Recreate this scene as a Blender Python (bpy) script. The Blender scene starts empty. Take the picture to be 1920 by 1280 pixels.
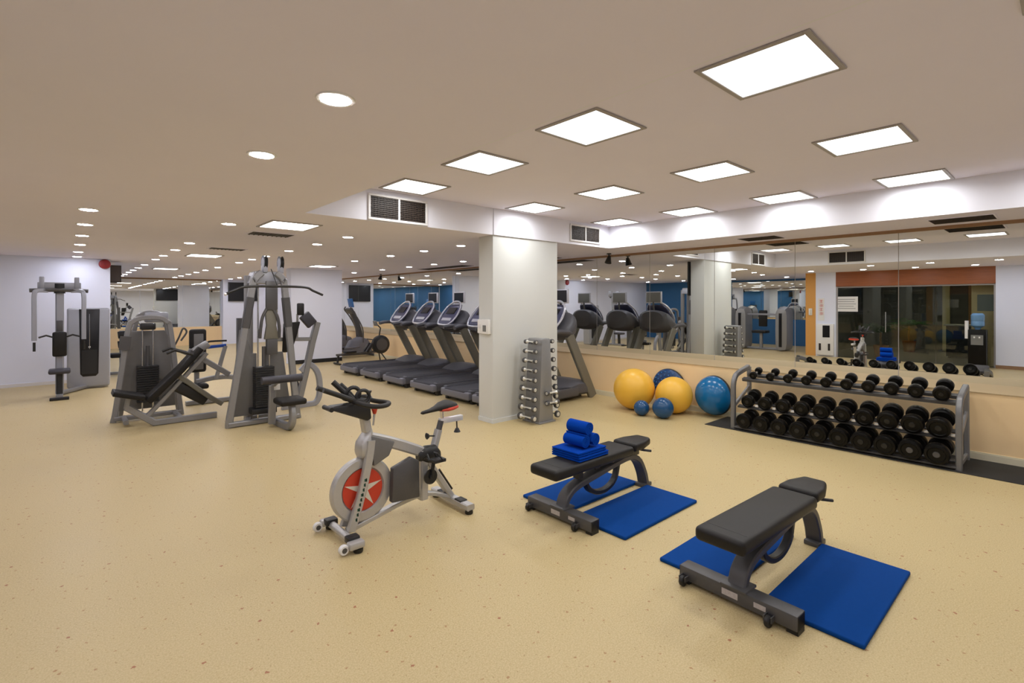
import bpy, bmesh, math, random
from mathutils import Vector, Matrix, Euler

random.seed(7)
SC = bpy.context.scene
COL = SC.collection
PI = math.pi

# ------------------------------------------------------------------ camera, world, exposure
YAW = math.radians(41.67)
F_PX, HORIZON = 940.7, 567.5
cam_d = bpy.data.cameras.new('camera')
cam = bpy.data.objects.new('camera', cam_d)
COL.objects.link(cam)
cam.location = (0, 0, 1.725)
cam.rotation_euler = (math.radians(90), 0, -YAW)
cam_d.sensor_width = 36
cam_d.lens = F_PX * 36 / 1920
cam_d.shift_y = (HORIZON - 640) / 1920
cam_d.clip_start = 0.05
cam_d.clip_end = 200
SC.camera = cam

world = bpy.data.worlds.new('world')
SC.world = world
world.use_nodes = True
world.node_tree.nodes['Background'].inputs[0].default_value = (0.02, 0.02, 0.022, 1)
world.node_tree.nodes['Background'].inputs[1].default_value = 1.0

PANEL_E = 2.6        # glow of the tray panels' diffusers
PANEL_W = 6.1         # watts of each tray panel
PANEL_C = (0.98, 0.98, 0.97)
LOWPANEL_E = 9.0      # square panels in the low ceiling
DOWN_E = 112.0         # round downlights
DOWN_C = (0.88, 0.89, 1.0)
SC.view_settings.view_transform = 'Standard'
SC.view_settings.look = 'None'
SC.view_settings.exposure = 0.29
SC.view_settings.gamma = 1.0
SC.view_settings.use_curve_mapping = False
SC.cycles.max_bounces = 8
SC.cycles.diffuse_bounces = 4
SC.cycles.glossy_bounces = 6
SC.cycles.transparent_max_bounces = 8
SC.cycles.sample_clamp_indirect = 4.0
SC.cycles.blur_glossy = 0.5
SC.cycles.use_denoising = True
SC.cycles.adaptive_threshold = 0.05

# ------------------------------------------------------------------ materials
MATS = {}


def mat(name, color, rough=0.5, metal=0.0, noise=0.0, nscale=30.0, bump=0.0, bscale=200.0, spec=0.5, coat=0.0, sheen=0.0):
    m = bpy.data.materials.new(name)
    m.use_nodes = True
    nt = m.node_tree
    b = nt.nodes['Principled BSDF']
    b.inputs['Base Color'].default_value = (*color, 1)
    b.inputs['Roughness'].default_value = rough
    b.inputs['Metallic'].default_value = metal
    b.inputs['Specular IOR Level'].default_value = spec
    b.inputs['Coat Weight'].default_value = coat
    b.inputs['Sheen Weight'].default_value = sheen
    tc = nt.nodes.new('ShaderNodeTexCoord')
    if noise > 0:
        n = nt.nodes.new('ShaderNodeTexNoise')
        n.inputs['Scale'].default_value = nscale
        n.inputs['Detail'].default_value = 4
        nt.links.new(tc.outputs['Object'], n.inputs['Vector'])
        mx = nt.nodes.new('ShaderNodeMix')
        mx.data_type = 'RGBA'
        mx.inputs['A'].default_value = (*[c * (1 - noise) for c in color], 1)
        mx.inputs['B'].default_value = (*[min(1, c * (1 + noise)) for c in color], 1)
        nt.links.new(n.outputs['Fac'], mx.inputs['Factor'])
        nt.links.new(mx.outputs['Result'], b.inputs['Base Color'])
    if bump > 0:
        n2 = nt.nodes.new('ShaderNodeTexNoise')
        n2.inputs['Scale'].default_value = bscale
        nt.links.new(tc.outputs['Object'], n2.inputs['Vector'])
        bp = nt.nodes.new('ShaderNodeBump')
        bp.inputs['Strength'].default_value = bump
        bp.inputs['Distance'].default_value = 0.002
        nt.links.new(n2.outputs['Fac'], bp.inputs['Height'])
        nt.links.new(bp.outputs['Normal'], b.inputs['Normal'])
    MATS[name] = m
    return m


def emit(name, color, strength):
    m = bpy.data.materials.new(name)
    m.use_nodes = True
    nt = m.node_tree
    nt.nodes.clear()
    o = nt.nodes.new('ShaderNodeOutputMaterial')
    e = nt.nodes.new('ShaderNodeEmission')
    e.inputs[0].default_value = (*color, 1)
    e.inputs[1].default_value = strength
    nt.links.new(e.outputs[0], o.inputs[0])
    MATS[name] = m
    return m


mat('ceiling_paint', (0.875, 0.845, 1.0), 0.9, noise=0.02, nscale=2.0, bump=0.05)
mat('soffit_paint', (0.85, 0.85, 0.94), 0.85, noise=0.015, nscale=3.0, bump=0.05)
mat('wall_paint', (0.83, 0.86, 1.0), 0.8, noise=0.015, nscale=3.0, bump=0.05)
mat('pillar_paint', (0.70, 0.71, 0.69), 0.8, noise=0.015, nscale=3.0, bump=0.05)
mat('ledge_dimmed_peach', (0.52, 0.39, 0.22), 0.7, noise=0.03, nscale=4.0)  # wall peach darkened to offset the stronger light on the upward ledge face
mat('peach_paint', (0.95, 0.70, 0.39), 0.7, noise=0.03, nscale=4.0, bump=0.05)
mat('cream_trim', (0.74, 0.68, 0.50), 0.5, noise=0.02)
mat('brown_trim', (0.33, 0.19, 0.10), 0.6, noise=0.1)
mat('blue_paint', (0.03, 0.13, 0.30), 0.7, noise=0.05, nscale=3)
mat('orange_paint', (0.72, 0.36, 0.09), 0.6, noise=0.03)
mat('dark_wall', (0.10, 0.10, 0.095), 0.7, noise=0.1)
mat('black_base', (0.012, 0.012, 0.014), 0.5, noise=0.2)
mat('silver_paint', (0.51, 0.50, 0.485), 0.36, metal=0.4, noise=0.04, nscale=60)
mat('steel_grey', (0.30, 0.30, 0.305), 0.42, metal=0.4, noise=0.05, nscale=50)
mat('gun_grey', (0.10, 0.098, 0.10), 0.45, metal=0.35, noise=0.08, nscale=60)
mat('shroud_grey', (0.17, 0.165, 0.16), 0.5, noise=0.06, nscale=20)
mat('cab_silver', (0.36, 0.37, 0.41), 0.4, metal=0.3, noise=0.03, nscale=20)
mat('tread_grey', (0.085, 0.085, 0.098), 0.5, noise=0.06, nscale=30)
mat('tread_light', (0.17, 0.17, 0.20), 0.45, noise=0.05, nscale=30)
mat('olive_grey', (0.20, 0.19, 0.155), 0.45, metal=0.3, noise=0.05)
mat('belt_black', (0.022, 0.021, 0.028), 0.6, noise=0.2, nscale=120, bump=0.2, bscale=400)
mat('black_rubber', (0.012, 0.011, 0.010), 0.48, noise=0.25, nscale=80, bump=0.1, bscale=300)
mat('black_gloss', (0.004, 0.0035, 0.003), 0.34, noise=0.2, nscale=50, spec=0.2)
mat('rack_grey', (0.20, 0.20, 0.205), 0.42, metal=0.4, noise=0.05, nscale=50)
mat('black_plastic', (0.015, 0.015, 0.016), 0.4, noise=0.15, nscale=60)
mat('black_vinyl', (0.014, 0.0125, 0.0115), 0.45, noise=0.15, nscale=60, bump=0.25, bscale=500, spec=0.3)
mat('purple_vinyl', (0.045, 0.043, 0.055), 0.45, noise=0.1, nscale=60, bump=0.2, bscale=500)
mat('db_chrome', (0.78, 0.77, 0.72), 0.38, metal=0.5, noise=0.03)
mat('chrome', (0.75, 0.75, 0.74), 0.15, metal=1.0, noise=0.03)
mat('bright_alu', (0.9, 0.9, 0.9), 0.3, metal=0.5, noise=0.03)
mat('console_blue', (0.075, 0.08, 0.15), 0.35, noise=0.08)
mat('loop_silver', (0.62, 0.63, 0.70), 0.35, metal=0.5, noise=0.03)
mat('screen_black', (0.006, 0.006, 0.008), 0.28, noise=0.1)
mat('screen_grey', (0.20, 0.20, 0.19), 0.5, noise=0.05)
mat('red_plastic', (0.62, 0.05, 0.02), 0.4, noise=0.05)
mat('alarm_red', (0.30, 0.02, 0.025), 0.45, noise=0.05)
mat('dark_red', (0.25, 0.02, 0.02), 0.5, noise=0.1)
mat('white_plastic', (0.85, 0.84, 0.82), 0.4, noise=0.01)
mat('star_white', (0.75, 0.70, 0.58), 0.5, noise=0.03)
mat('letter_green', (0.02, 0.09, 0.06), 0.5, noise=0.05)
mat('label_white', (0.50, 0.46, 0.44), 0.6, noise=0.25, nscale=60)
mat('mat_blue', (0.002, 0.052, 0.25), 0.85, noise=0.06, nscale=40, bump=0.15, bscale=600, spec=0.12)
mat('towel_blue', (0.0, 0.05, 0.38), 0.95, noise=0.2, nscale=150, bump=0.8, bscale=350, spec=0.1)
mat('ball_yellow', (0.88, 0.50, 0.055), 0.36, noise=0.03, nscale=8)
mat('ball_navy', (0.012, 0.075, 0.20), 0.22, noise=0.1, nscale=20)
mat('dome_blue', (0.004, 0.14, 0.36), 0.2, noise=0.06, nscale=12)
mat('dome_dark', (0.008, 0.05, 0.17), 0.22, noise=0.1, nscale=12)
mat('rubber_mat', (0.022, 0.021, 0.019), 0.8, noise=0.2, nscale=200, bump=0.3, bscale=500)
mat('vent_dark', (0.016, 0.010, 0.007), 0.6, noise=0.2)
mat('vent_slat', (0.05, 0.034, 0.026), 0.5, noise=0.1)
mat('white_frame', (0.78, 0.76, 0.76), 0.5, noise=0.01)
mat('frame_grey', (0.40, 0.37, 0.36), 0.5, noise=0.03)
mat('blue_grip', (0.01, 0.06, 0.35), 0.4, noise=0.1)
mat('blue_screen', (0.04, 0.19, 0.52), 0.3, noise=0.1)
mat('leaf_green', (0.03, 0.09, 0.02), 0.5, noise=0.3, nscale=15)
mat('terracotta', (0.28, 0.09, 0.04), 0.7, noise=0.1)
mat('sign_grey', (0.34, 0.34, 0.33), 0.6, noise=0.05)
mat('bottle_blue', (0.15, 0.30, 0.50), 0.15, noise=0.05)
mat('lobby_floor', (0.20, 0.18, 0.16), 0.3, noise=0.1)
mat('lobby_wood', (0.30, 0.16, 0.07), 0.5, noise=0.15)
mat('lobby_cream', (0.60, 0.52, 0.30), 0.6, noise=0.05)
emit('panel_light', PANEL_C, PANEL_E)
emit('lowpanel_light', (1.0, 0.95, 0.90), LOWPANEL_E)
emit('down_light', DOWN_C, DOWN_E)
emit('lobby_light', (1.0, 0.86, 0.6), 60.0)


def special_mats():
    # mirror
    m = bpy.data.materials.new('mirror_glass')
    m.use_nodes = True
    b = m.node_tree.nodes['Principled BSDF']
    b.inputs['Base Color'].default_value = (0.84, 0.86, 0.83, 1)
    b.inputs['Metallic'].default_value = 1.0
    b.inputs['Roughness'].default_value = 0.0
    MATS['mirror_glass'] = m
    # clear glass
    m = bpy.data.materials.new('door_glass')
    m.use_nodes = True
    nt = m.node_tree
    nt.nodes.clear()
    o = nt.nodes.new('ShaderNodeOutputMaterial')
    t = nt.nodes.new('ShaderNodeBsdfTransparent')
    t.inputs[0].default_value = (0.80, 0.84, 0.82, 1)
    g = nt.nodes.new('ShaderNodeBsdfGlossy')
    g.inputs['Roughness'].default_value = 0.0
    g.inputs['Color'].default_value = (1, 1, 1, 1)
    lw = nt.nodes.new('ShaderNodeFresnel')
    lw.inputs[0].default_value = 1.5
    mx = nt.nodes.new('ShaderNodeMixShader')
    nt.links.new(lw.outputs[0], mx.inputs[0])
    nt.links.new(t.outputs[0], mx.inputs[1])
    nt.links.new(g.outputs[0], mx.inputs[2])
    nt.links.new(mx.outputs[0], o.inputs[0])
    MATS['door_glass'] = m
    # speckled floor
    m = bpy.data.materials.new('speckled_floor')
    m.use_nodes = True
    nt = m.node_tree
    L = nt.links.new
    b = nt.nodes['Principled BSDF']
    tc = nt.nodes.new('ShaderNodeTexCoord')

    def noise(scale, detail=3, rough=0.5):
        n = nt.nodes.new('ShaderNodeTexNoise')
        n.inputs['Scale'].default_value = scale
        n.inputs['Detail'].default_value = detail
        n.inputs['Roughness'].default_value = rough
        L(tc.outputs['Object'], n.inputs['Vector'])
        return n

    def ramp(src, stops):
        r = nt.nodes.new('ShaderNodeValToRGB')
        els = r.color_ramp.elements
        while len(els) < len(stops):
            els.new(0.5)
        for e, (p, c) in zip(els, stops):
            e.position = p
            e.color = (*c, 1) if len(c) == 3 else c
        L(src, r.inputs[0])
        return r

    def mix(fac, a, bb):
        x = nt.nodes.new('ShaderNodeMix')
        x.data_type = 'RGBA'
        L(fac, x.inputs['Factor'])
        for s, k in ((a, 'A'), (bb, 'B')):
            if isinstance(s, tuple):
                x.inputs[k].default_value = (*s, 1)
            else:
                L(s, x.inputs[k])
        return x.outputs['Result']

    broad = noise(0.6, 3)
    base = ramp(broad.outputs['Fac'], [(0.3, (0.50, 0.385, 0.18)), (0.7, (0.56, 0.44, 0.225))]).outputs[0]
    fine = noise(130, 2)
    f2 = ramp(fine.outputs['Fac'], [(0.40, (0, 0, 0)), (0.62, (1, 1, 1))]).outputs[0]
    c1 = mix(f2, base, (0.62, 0.495, 0.265))
    grain = noise(75, 2)
    g2 = ramp(grain.outputs['Fac'], [(0.58, (0, 0, 0)), (0.74, (0.38, 0.38, 0.38))]).outputs[0]
    c2 = mix(g2, c1, (0.42, 0.27, 0.10))

    def chips(scale, thr, color, prev, seed):
        mp = nt.nodes.new('ShaderNodeMapping')
        mp.inputs['Location'].default_value = (seed, seed * 1.7, 0)
        L(tc.outputs['Object'], mp.inputs['Vector'])
        dn = noise(90, 1)
        ad = nt.nodes.new('ShaderNodeVectorMath')
        ad.operation = 'MULTIPLY_ADD'
        L(dn.outputs['Color'], ad.inputs[0])
        ad.inputs[1].default_value = (0.02, 0.02, 0)
        L(mp.outputs[0], ad.inputs[2])
        v = nt.nodes.new('ShaderNodeTexVoronoi')
        v.voronoi_dimensions = '2D'
        v.inputs['Scale'].default_value = scale
        L(ad.outputs[0], v.inputs['Vector'])
        # a chip only in a share of the cells
        lt = nt.nodes.new('ShaderNodeMath')
        lt.operation = 'LESS_THAN'
        L(v.outputs['Distance'], lt.inputs[0])
        lt.inputs[1].default_value = thr
        sp = nt.nodes.new('ShaderNodeSeparateColor')
        L(v.outputs['Color'], sp.inputs[0])
        gt = nt.nodes.new('ShaderNodeMath')
        gt.operation = 'GREATER_THAN'
        L(sp.outputs[0], gt.inputs[0])
        gt.inputs[1].default_value = 0.62
        mu = nt.nodes.new('ShaderNodeMath')
        mu.operation = 'MULTIPLY'
        L(lt.outputs[0], mu.inputs[0])
        L(gt.outputs[0], mu.inputs[1])
        m2 = nt.nodes.new('ShaderNodeMath')
        m2.operation = 'MULTIPLY'
        L(mu.outputs[0], m2.inputs[0])
        m2.inputs[1].default_value = 0.75
        return mix(m2.outputs[0], prev, color)

    c3 = chips(9.0, 0.055, (0.36, 0.16, 0.06), c2, 3.1)
    c4 = chips(20.0, 0.06, (0.36, 0.24, 0.10), c3, 9.4)
    c5 = chips(4.0, 0.034, (0.30, 0.055, 0.02), c4, 17.2)
    L(c5, b.inputs['Base Color'])
    b.inputs['Roughness'].default_value = 0.42
    rr = noise(1.2, 3)
    rm = nt.nodes.new('ShaderNodeMapRange')
    rm.inputs['To Min'].default_value = 0.34
    rm.inputs['To Max'].default_value = 0.55
    L(rr.outputs['Fac'], rm.inputs[0])
    L(rm.outputs[0], b.inputs['Roughness'])
    b.inputs['Specular IOR Level'].default_value = 0.35
    MATS['speckled_floor'] = m
    # wood header
    m = bpy.data.materials.new('header_wood')
    m.use_nodes = True
    nt = m.node_tree
    b = nt.nodes['Principled BSDF']
    tc = nt.nodes.new('ShaderNodeTexCoord')
    mp = nt.nodes.new('ShaderNodeMapping')
    mp.inputs['Scale'].default_value = (1, 0.4, 9)
    n = nt.nodes.new('ShaderNodeTexNoise')
    n.inputs['Scale'].default_value = 6
    n.inputs['Detail'].default_value = 5
    r = nt.nodes.new('ShaderNodeValToRGB')
    r.color_ramp.elements[0].color = (0.22, 0.06, 0.015, 1)
    r.color_ramp.elements[1].color = (0.42, 0.13, 0.035, 1)
    nt.links.new(tc.outputs['Object'], mp.inputs[0])
    nt.links.new(mp.outputs[0], n.inputs['Vector'])
    nt.links.new(n.outputs['Fac'], r.inputs[0])
    nt.links.new(r.outputs[0], b.inputs['Base Color'])
    b.inputs['Roughness'].default_value = 0.45
    MATS['header_wood'] = m


special_mats()


# ------------------------------------------------------------------ mesh helpers
def catmull(pts, k=6):
    P = [Vector(p) for p in pts]
    out = []
    for i in range(len(P) - 1):
        p0 = P[i - 1] if i > 0 else P[i] * 2 - P[i + 1]
        p1, p2 = P[i], P[i + 1]
        p3 = P[i + 2] if i + 2 < len(P) else P[i + 1] * 2 - P[i]
        for j in range(k):
            t = j / k
            out.append(0.5 * ((2 * p1) + (p2 - p0) * t + (2 * p0 - 5 * p1 + 4 * p2 - p3) * t * t + (3 * p1 - p0 - 3 * p2 + p3) * t ** 3))
    out.append(P[-1])
    return out


class MB:
    def __init__(s):
        s.v = []
        s.f = []

    def add(s, vs, fs):
        o = len(s.v)
        s.v += [tuple(v) for v in vs]
        s.f += [[i + o for i in f] for f in fs]
        return s

    def box(s, a, b, rot=None, piv=None):
        """axis box from corner a to corner b"""
        x0, y0, z0 = [min(p, q) for p, q in zip(a, b)]
        x1, y1, z1 = [max(p, q) for p, q in zip(a, b)]
        vs = [Vector(p) for p in ((x0, y0, z0), (x1, y0, z0), (x1, y1, z0), (x0, y1, z0), (x0, y0, z1), (x1, y0, z1), (x1, y1, z1), (x0, y1, z1))]
        if rot is not None:
            c = Vector(piv) if piv is not None else sum(vs, Vector()) / 8
            R = Euler(rot).to_matrix()
            vs = [R @ (v - c) + c for v in vs]
        return s.add(vs, [(0, 3, 2, 1), (4, 5, 6, 7), (0, 1, 5, 4), (1, 2, 6, 5), (2, 3, 7, 6), (3, 0, 4, 7)])

    def cbox(s, c, size, rot=None):
        h = [q / 2 for q in size]
        return s.box([c[i] - h[i] for i in range(3)], [c[i] + h[i] for i in range(3)], rot)

    def sweep(s, path, prof, up=(0, 0, 1), closed=False, scales=None):
        P = [Vector(p) for p in path]
        n = len(P)
        m = len(prof)
        rings = []
        up = Vector(up).normalized()
        prev = None
        for i, p in enumerate(P):
            if closed:
                t = (P[(i + 1) % n] - P[i - 1]).normalized()
            elif i == 0:
                t = (P[1] - P[0]).normalized()
            elif i == n - 1:
                t = (P[-1] - P[-2]).normalized()
            else:
                t = ((P[i + 1] - P[i]).normalized() + (P[i] - P[i - 1]).normalized())
                t = t.normalized() if t.length > 1e-6 else (P[i + 1] - P[i]).normalized()
            side = t.cross(up)
            if side.length < 0.05:
                side = prev if prev is not None else t.cross(Vector((1, 0, 0)) if abs(t.x) < 0.9 else Vector((0, 1, 0)))
            side = (side - t * side.dot(t)).normalized()
            if prev is not None and side.dot(prev) < 0:
                side = -side
            prev = side
            nn = side.cross(t).normalized()
            k = 1.0
            if 0 < i < n - 1 or closed:
                a = (P[i] - P[i - 1]).normalized()
                cs = max(0.5, a.dot(t))
                k = 1 / cs
            sc = scales[i] if scales else 1.0
            rings.append([p + side * (q[0] * sc) + nn * (q[1] * k * sc) for q in prof])
        vs = [v for r in rings for v in r]
        fs = []
        for i in range(n if closed else n - 1):
            j = (i + 1) % n
            for k in range(m):
                k2 = (k + 1) % m
                fs.append((i * m + k, i * m + k2, j * m + k2, j * m + k))
        if not closed:
            fs.append(tuple(range(m - 1, -1, -1)))
            fs.append(tuple((n - 1) * m + k for k in range(m)))
        return s.add(vs, fs)

    def tube(s, path, r, n=8, closed=False, scales=None):
        prof = [(r * math.cos(2 * PI * i / n), r * math.sin(2 * PI * i / n)) for i in range(n)]
        return s.sweep(path, prof, closed=closed, scales=scales)

    def bar(s, path, w, h, up=(0, 0, 1), closed=False, scales=None):
        """rectangular section: w across (side), h along the normal, slightly chamfered"""
        a, b = w / 2, h / 2
        c = min(a, b) * 0.35
        prof = [(-a + c, -b), (a - c, -b), (a, -b + c), (a, b - c), (a - c, b), (-a + c, b), (-a, b - c), (-a, -b + c)]
        return s.sweep(path, prof, up, closed, scales)

    def cyl(s, p0, p1, r, n=14, r1=None):
        return s.sweep([p0, p1], [(r * math.cos(2 * PI * i / n), r * math.sin(2 * PI * i / n)) for i in range(n)],
                       scales=None if r1 is None else [1.0, r1 / r])

    def lathe(s, prof, c=(0, 0, 0), axis='z', n=24):
        """prof: (radius, height) pairs, closed at the ends where radius is 0"""
        c = Vector(c)
        ax = {'x': (Vector((0, 1, 0)), Vector((0, 0, 1)), Vector((1, 0, 0))), 'y': (Vector((0, 0, 1)), Vector((1, 0, 0)), Vector((0, 1, 0))), 'z': (Vector((1, 0, 0)), Vector((0, 1, 0)), Vector((0, 0, 1)))}[axis]
        vs, idx = [], []
        for r, h in prof:
            if r < 1e-6:
                idx.append([len(vs)])
                vs.append(c + ax[2] * h)
            else:
                idx.append(list(range(len(vs), len(vs) + n)))
                vs += [c + ax[0] * (r * math.cos(2 * PI * i / n)) + ax[1] * (r * math.sin(2 * PI * i / n)) + ax[2] * h for i in range(n)]
        fs = []
        for A, B in zip(idx, idx[1:]):
            for i in range(n):
                j = (i + 1) % n
                if len(A) == 1 and len(B) == 1:
                    continue
                if len(A) == 1:
                    fs.append((A[0], B[j], B[i]))
                elif len(B) == 1:
                    fs.append((A[i], A[j], B[0]))
                else:
                    fs.append((A[i], A[j], B[j], B[i]))
        if len(idx[0]) > 1:
            fs.append(tuple(reversed(idx[0])))
        if len(idx[-1]) > 1:
            fs.append(tuple(idx[-1]))
        return s.add(vs, fs)

    def prism(s, poly, a, b, plane='xz'):
        """polygon extruded between a and b on the remaining axis"""
        mk = {'xz': lambda p, t: (p[0], t, p[1]), 'yz': lambda p, t: (t, p[0], p[1]), 'xy': lambda p, t: (p[0], p[1], t)}[plane]
        n = len(poly)
        vs = [mk(p, a) for p in poly] + [mk(p, b) for p in poly]
        fs = [tuple(range(n)), tuple(range(2 * n - 1, n - 1, -1))]
        for i in range(n):
            j = (i + 1) % n
            fs.append((i, n + i, n + j, j))
        return s.add(vs, fs)

    def sphere(s, c, r, nu=24, nv=14, sq=(1, 1, 1)):
        vs = [(c[0], c[1], c[2] - r * sq[2])]
        for i in range(1, nv):
            a = -PI / 2 + PI * i / nv
            for j in range(nu):
                b = 2 * PI * j / nu
                vs.append((c[0] + r * sq[0] * math.cos(a) * math.cos(b), c[1] + r * sq[1] * math.cos(a) * math.sin(b), c[2] + r * sq[2] * math.sin(a)))
        vs.append((c[0], c[1], c[2] + r * sq[2]))
        fs = []
        for j in range(nu):
            k = (j + 1) % nu
            fs.append((0, 1 + k, 1 + j))
            fs.append((len(vs) - 1, 1 + (nv - 2) * nu + j, 1 + (nv - 2) * nu + k))
            for i in range(nv - 2):
                fs.append((1 + i * nu + j, 1 + i * nu + k, 1 + (i + 1) * nu + k, 1 + (i + 1) * nu + j))
        return s.add(vs, fs)

    def mesh(s, name, m, bevel=0.0, seg=2, smooth=True, angle=35):
        me = bpy.data.meshes.new(name)
        me.from_pydata([tuple(v) for v in s.v], [], s.f)
        bm = bmesh.new()
        bm.from_mesh(me)
        bmesh.ops.recalc_face_normals(bm, faces=bm.faces)
        if bevel > 0:
            es = [e for e in bm.edges if len(e.link_faces) == 2 and e.calc_face_angle(0) > 0.5]
            bmesh.ops.bevel(bm, geom=es, offset=bevel, segments=seg, profile=0.5, affect='EDGES', clamp_overlap=True)
        bm.to_mesh(me)
        bm.free()
        if smooth:
            for p in me.polygons:
                p.use_smooth = True
            me.set_sharp_from_angle(angle=math.radians(angle))
        me.materials.append(MATS[m])
        return me

    def build(s, name, m, parent=None, bevel=0.0, seg=2, smooth=True, angle=35, label=None):
        o = bpy.data.objects.new(name, s.mesh(name, m, bevel, seg, smooth, angle))
        COL.objects.link(o)
        if parent is not None:
            o.parent = parent
        if label:
            o['label'] = label
        return o


def tag(o, label, cat, group=None):
    o['label'] = label
    o['category'] = cat
    if group:
        o['group'] = group
    return o


def thing(name, label, cat, loc=(0, 0, 0), rz=0.0, group=None):
    o = bpy.data.objects.new(name, None)
    COL.objects.link(o)
    o.empty_display_size = 0.1
    o.location = loc
    o.rotation_euler = (0, 0, rz)
    return tag(o, label, cat, group)


def struct(o):
    o['kind'] = 'structure'
    return o


def copy_tree(o, loc=None, rz=None, label=None, parent=None):
    c = o.copy()
    COL.objects.link(c)
    if parent is not None:
        c.parent = parent
    if loc is not None:
        c.location = loc
    if rz is not None:
        c.rotation_euler = (0, 0, rz)
    if label:
        c['label'] = label
    for ch in list(o.children):
        copy_tree(ch, parent=c)
    return c


ORD = ['first', 'second', 'third', 'fourth', 'fifth', 'sixth', 'seventh', 'eighth', 'ninth', 'tenth', 'eleventh', 'twelfth']

# ------------------------------------------------------------------ dimensions of the place
ZL, ZH = 2.695, 3.073          # low ceiling, tray ceiling
XM = 8.30                      # mirror plane
XW = 7.50                      # front of the low ledge wall under the mirror
XLIP, XS, YS = 1.92, 7.243, 5.535   # tray: near lip, mirror-side soffit, far soffit
YB = 24.0                      # far end wall
# ------------------------------------------------------------------ the setting
XA, XB, YA = -5.3, -1.7, -2.6      # blue wall, entry wall, wall behind the camera
struct(MB().box((-7.2, YA - 0.1, -0.1), (8.5, YB + 0.2, 0)).build('floor', 'speckled_floor'))

c = MB()
for a, b in (((-7.2, YA - 0.1), (XLIP, YB + 0.2)), ((XLIP, YS), (XS, YB + 0.2)), ((XS, YA - 0.1), (8.5, YB + 0.2)), ((XLIP, YA - 0.1), (XS, -1.2))):
    c.box((a[0], a[1], ZL), (b[0], b[1], ZH + 0.12))
c.box((XLIP, -1.2, ZH), (XS, YS, ZH + 0.12))
ceil = struct(c.build('ceiling', 'ceiling_paint', smooth=False))

# vertical faces round the raised tray
t = struct(MB().box((XS - 0.01, -1.2, ZL), (XS, YS, ZH)).build('trim_1', 'soffit_paint'))
t = struct(MB().box((XLIP, YS - 0.01, ZL), (4.56, YS, ZH)).box((5.9, YS - 0.01, ZL), (XS - 0.01, YS, ZH)).build('trim_2', 'soffit_paint'))
MB().box((4.56, YS - 0.022, ZL), (5.9, YS, ZH)).build('pilaster_face', 'soffit_paint', t)
struct(MB().box((XLIP, -1.2, ZL), (XLIP + 0.01, YS, ZH)).build('trim_3', 'soffit_paint'))
struct(MB().box((XLIP, -1.2, ZL), (XS, -1.19, ZH)).build('trim_4', 'soffit_paint'))

# mirror wall: low ledge, baseboard, mirrors, brown trim
wm = struct(MB().box((XM, YA - 0.1, 0), (8.5, YB + 0.2, ZL)).build('wall_mirror', 'wall_paint'))
lw = struct(MB().box((XW, YA, 0), (XM, YB, 0.735)).build('wall_ledge', 'peach_paint'))
MB().box((XW - 0.008, YA, 0.735), (XM, YB, 0.745)).build('ledge_top', 'ledge_dimmed_peach', lw)
struct(MB().box((XW - 0.014, YA, 0), (XW, YB, 0.075)).box((XW - 0.009, YA, 0.075), (XW, YB, 0.088)).build('baseboard_mirror', 'cream_trim'))
y = 0.30 - 1.27 * 2
k = 0
while y < YB - 0.05:
    y1 = min(y + 1.27, YB - 0.02)
    MB().box((XM - 0.006, max(y + 0.004, YA), 0.745), (XM, y1 - 0.004, 2.655)).build('mirror_panel', 'mirror_glass', wm, smooth=False)
    y += 1.27
MB().box((XM - 0.003, YA, 0.745), (XM, YB, 2.655)).build('mirror_backing', 'frame_grey', wm)
struct(MB().box((XM - 0.035, YA, 2.655), (XM, YB, ZL)).build('trim_5', 'brown_trim'))

# far end wall with its own mirror and ledge
wb = struct(MB().box((-5.4, YB, 0), (8.5, YB + 0.2, ZL)).build('wall_back', 'wall_paint'))
struct(MB().box((0.75, YB - 0.06, 0), (4.92, YB, 0.745)).build('trim_6', 'peach_paint'))
for x0, x1 in ((0.76, 2.14), (2.148, 3.53), (3.538, 4.9)):
    MB().box((x0, YB - 0.008, 0.75), (x1, YB, 2.64)).build('mirror_panel', 'mirror_glass', wb, smooth=False)
struct(MB().box((0.75, YB - 0.035, 2.64), (4.92, YB, ZL)).build('trim_7', 'brown_trim'))
struct(MB().box((4.92, YB - 0.3, 0), (XM, YB, ZL)).build('wall_screen', 'wall_paint'))

# left wall block, blue wall of the recess, entry side
wl = struct(MB().box((XA - 0.1, 14.4, 0), (0.75, YB, ZL)).build('wall_left', 'wall_paint'))
struct(MB().box((XA, 14.388, 0), (0.75, 14.4, 0.07)).build('baseboard_left', 'white_frame'))
wbl = struct(MB().box((XA - 0.1, 5.84, 0), (XA, 14.4, ZL)).build('wall_blue', 'blue_paint'))
for y0 in (6.3, 7.55, 8.8):
    MB().box((XA, y0, 1.05), (XA + 0.008, y0 + 1.24, 2.62)).build('mirror_panel', 'mirror_glass', wbl, smooth=False)
struct(MB().box((0.75, 14.9, 0), (0.762, YB - 0.06, ZL)).build('wall_side', 'blue_paint'))
struct(MB().box((XA, 5.78, 0), (XB - 0.28, 5.94, ZL)).build('wall_recess', 'wall_paint'))
struct(MB().box((XB - 0.28, 5.64, 0), (XB, 5.94, ZL)).build('wall_orange', 'orange_paint'))
struct(MB().box((XB - 0.28, 5.07, 0), (XB, 5.64, ZL)).build('wall_entry', 'wall_paint'))
struct(MB().box((XB - 0.2, YA, 0), (XB, 1.4, ZL)).build('wall_near', 'wall_paint'))
struct(MB().box((XB, YA, 0), (XB + 0.012, 1.4, 0.09)).build('baseboard_near', 'brown_trim'))
struct(MB().box((-7.2, YA - 0.1, 0), (XM, YA, ZL)).build('wall_behind', 'wall_paint'))
struct(MB().box((XB - 0.16, 1.4, 2.24), (XB, 5.07, ZL)).build('trim_8', 'header_wood'))
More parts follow.
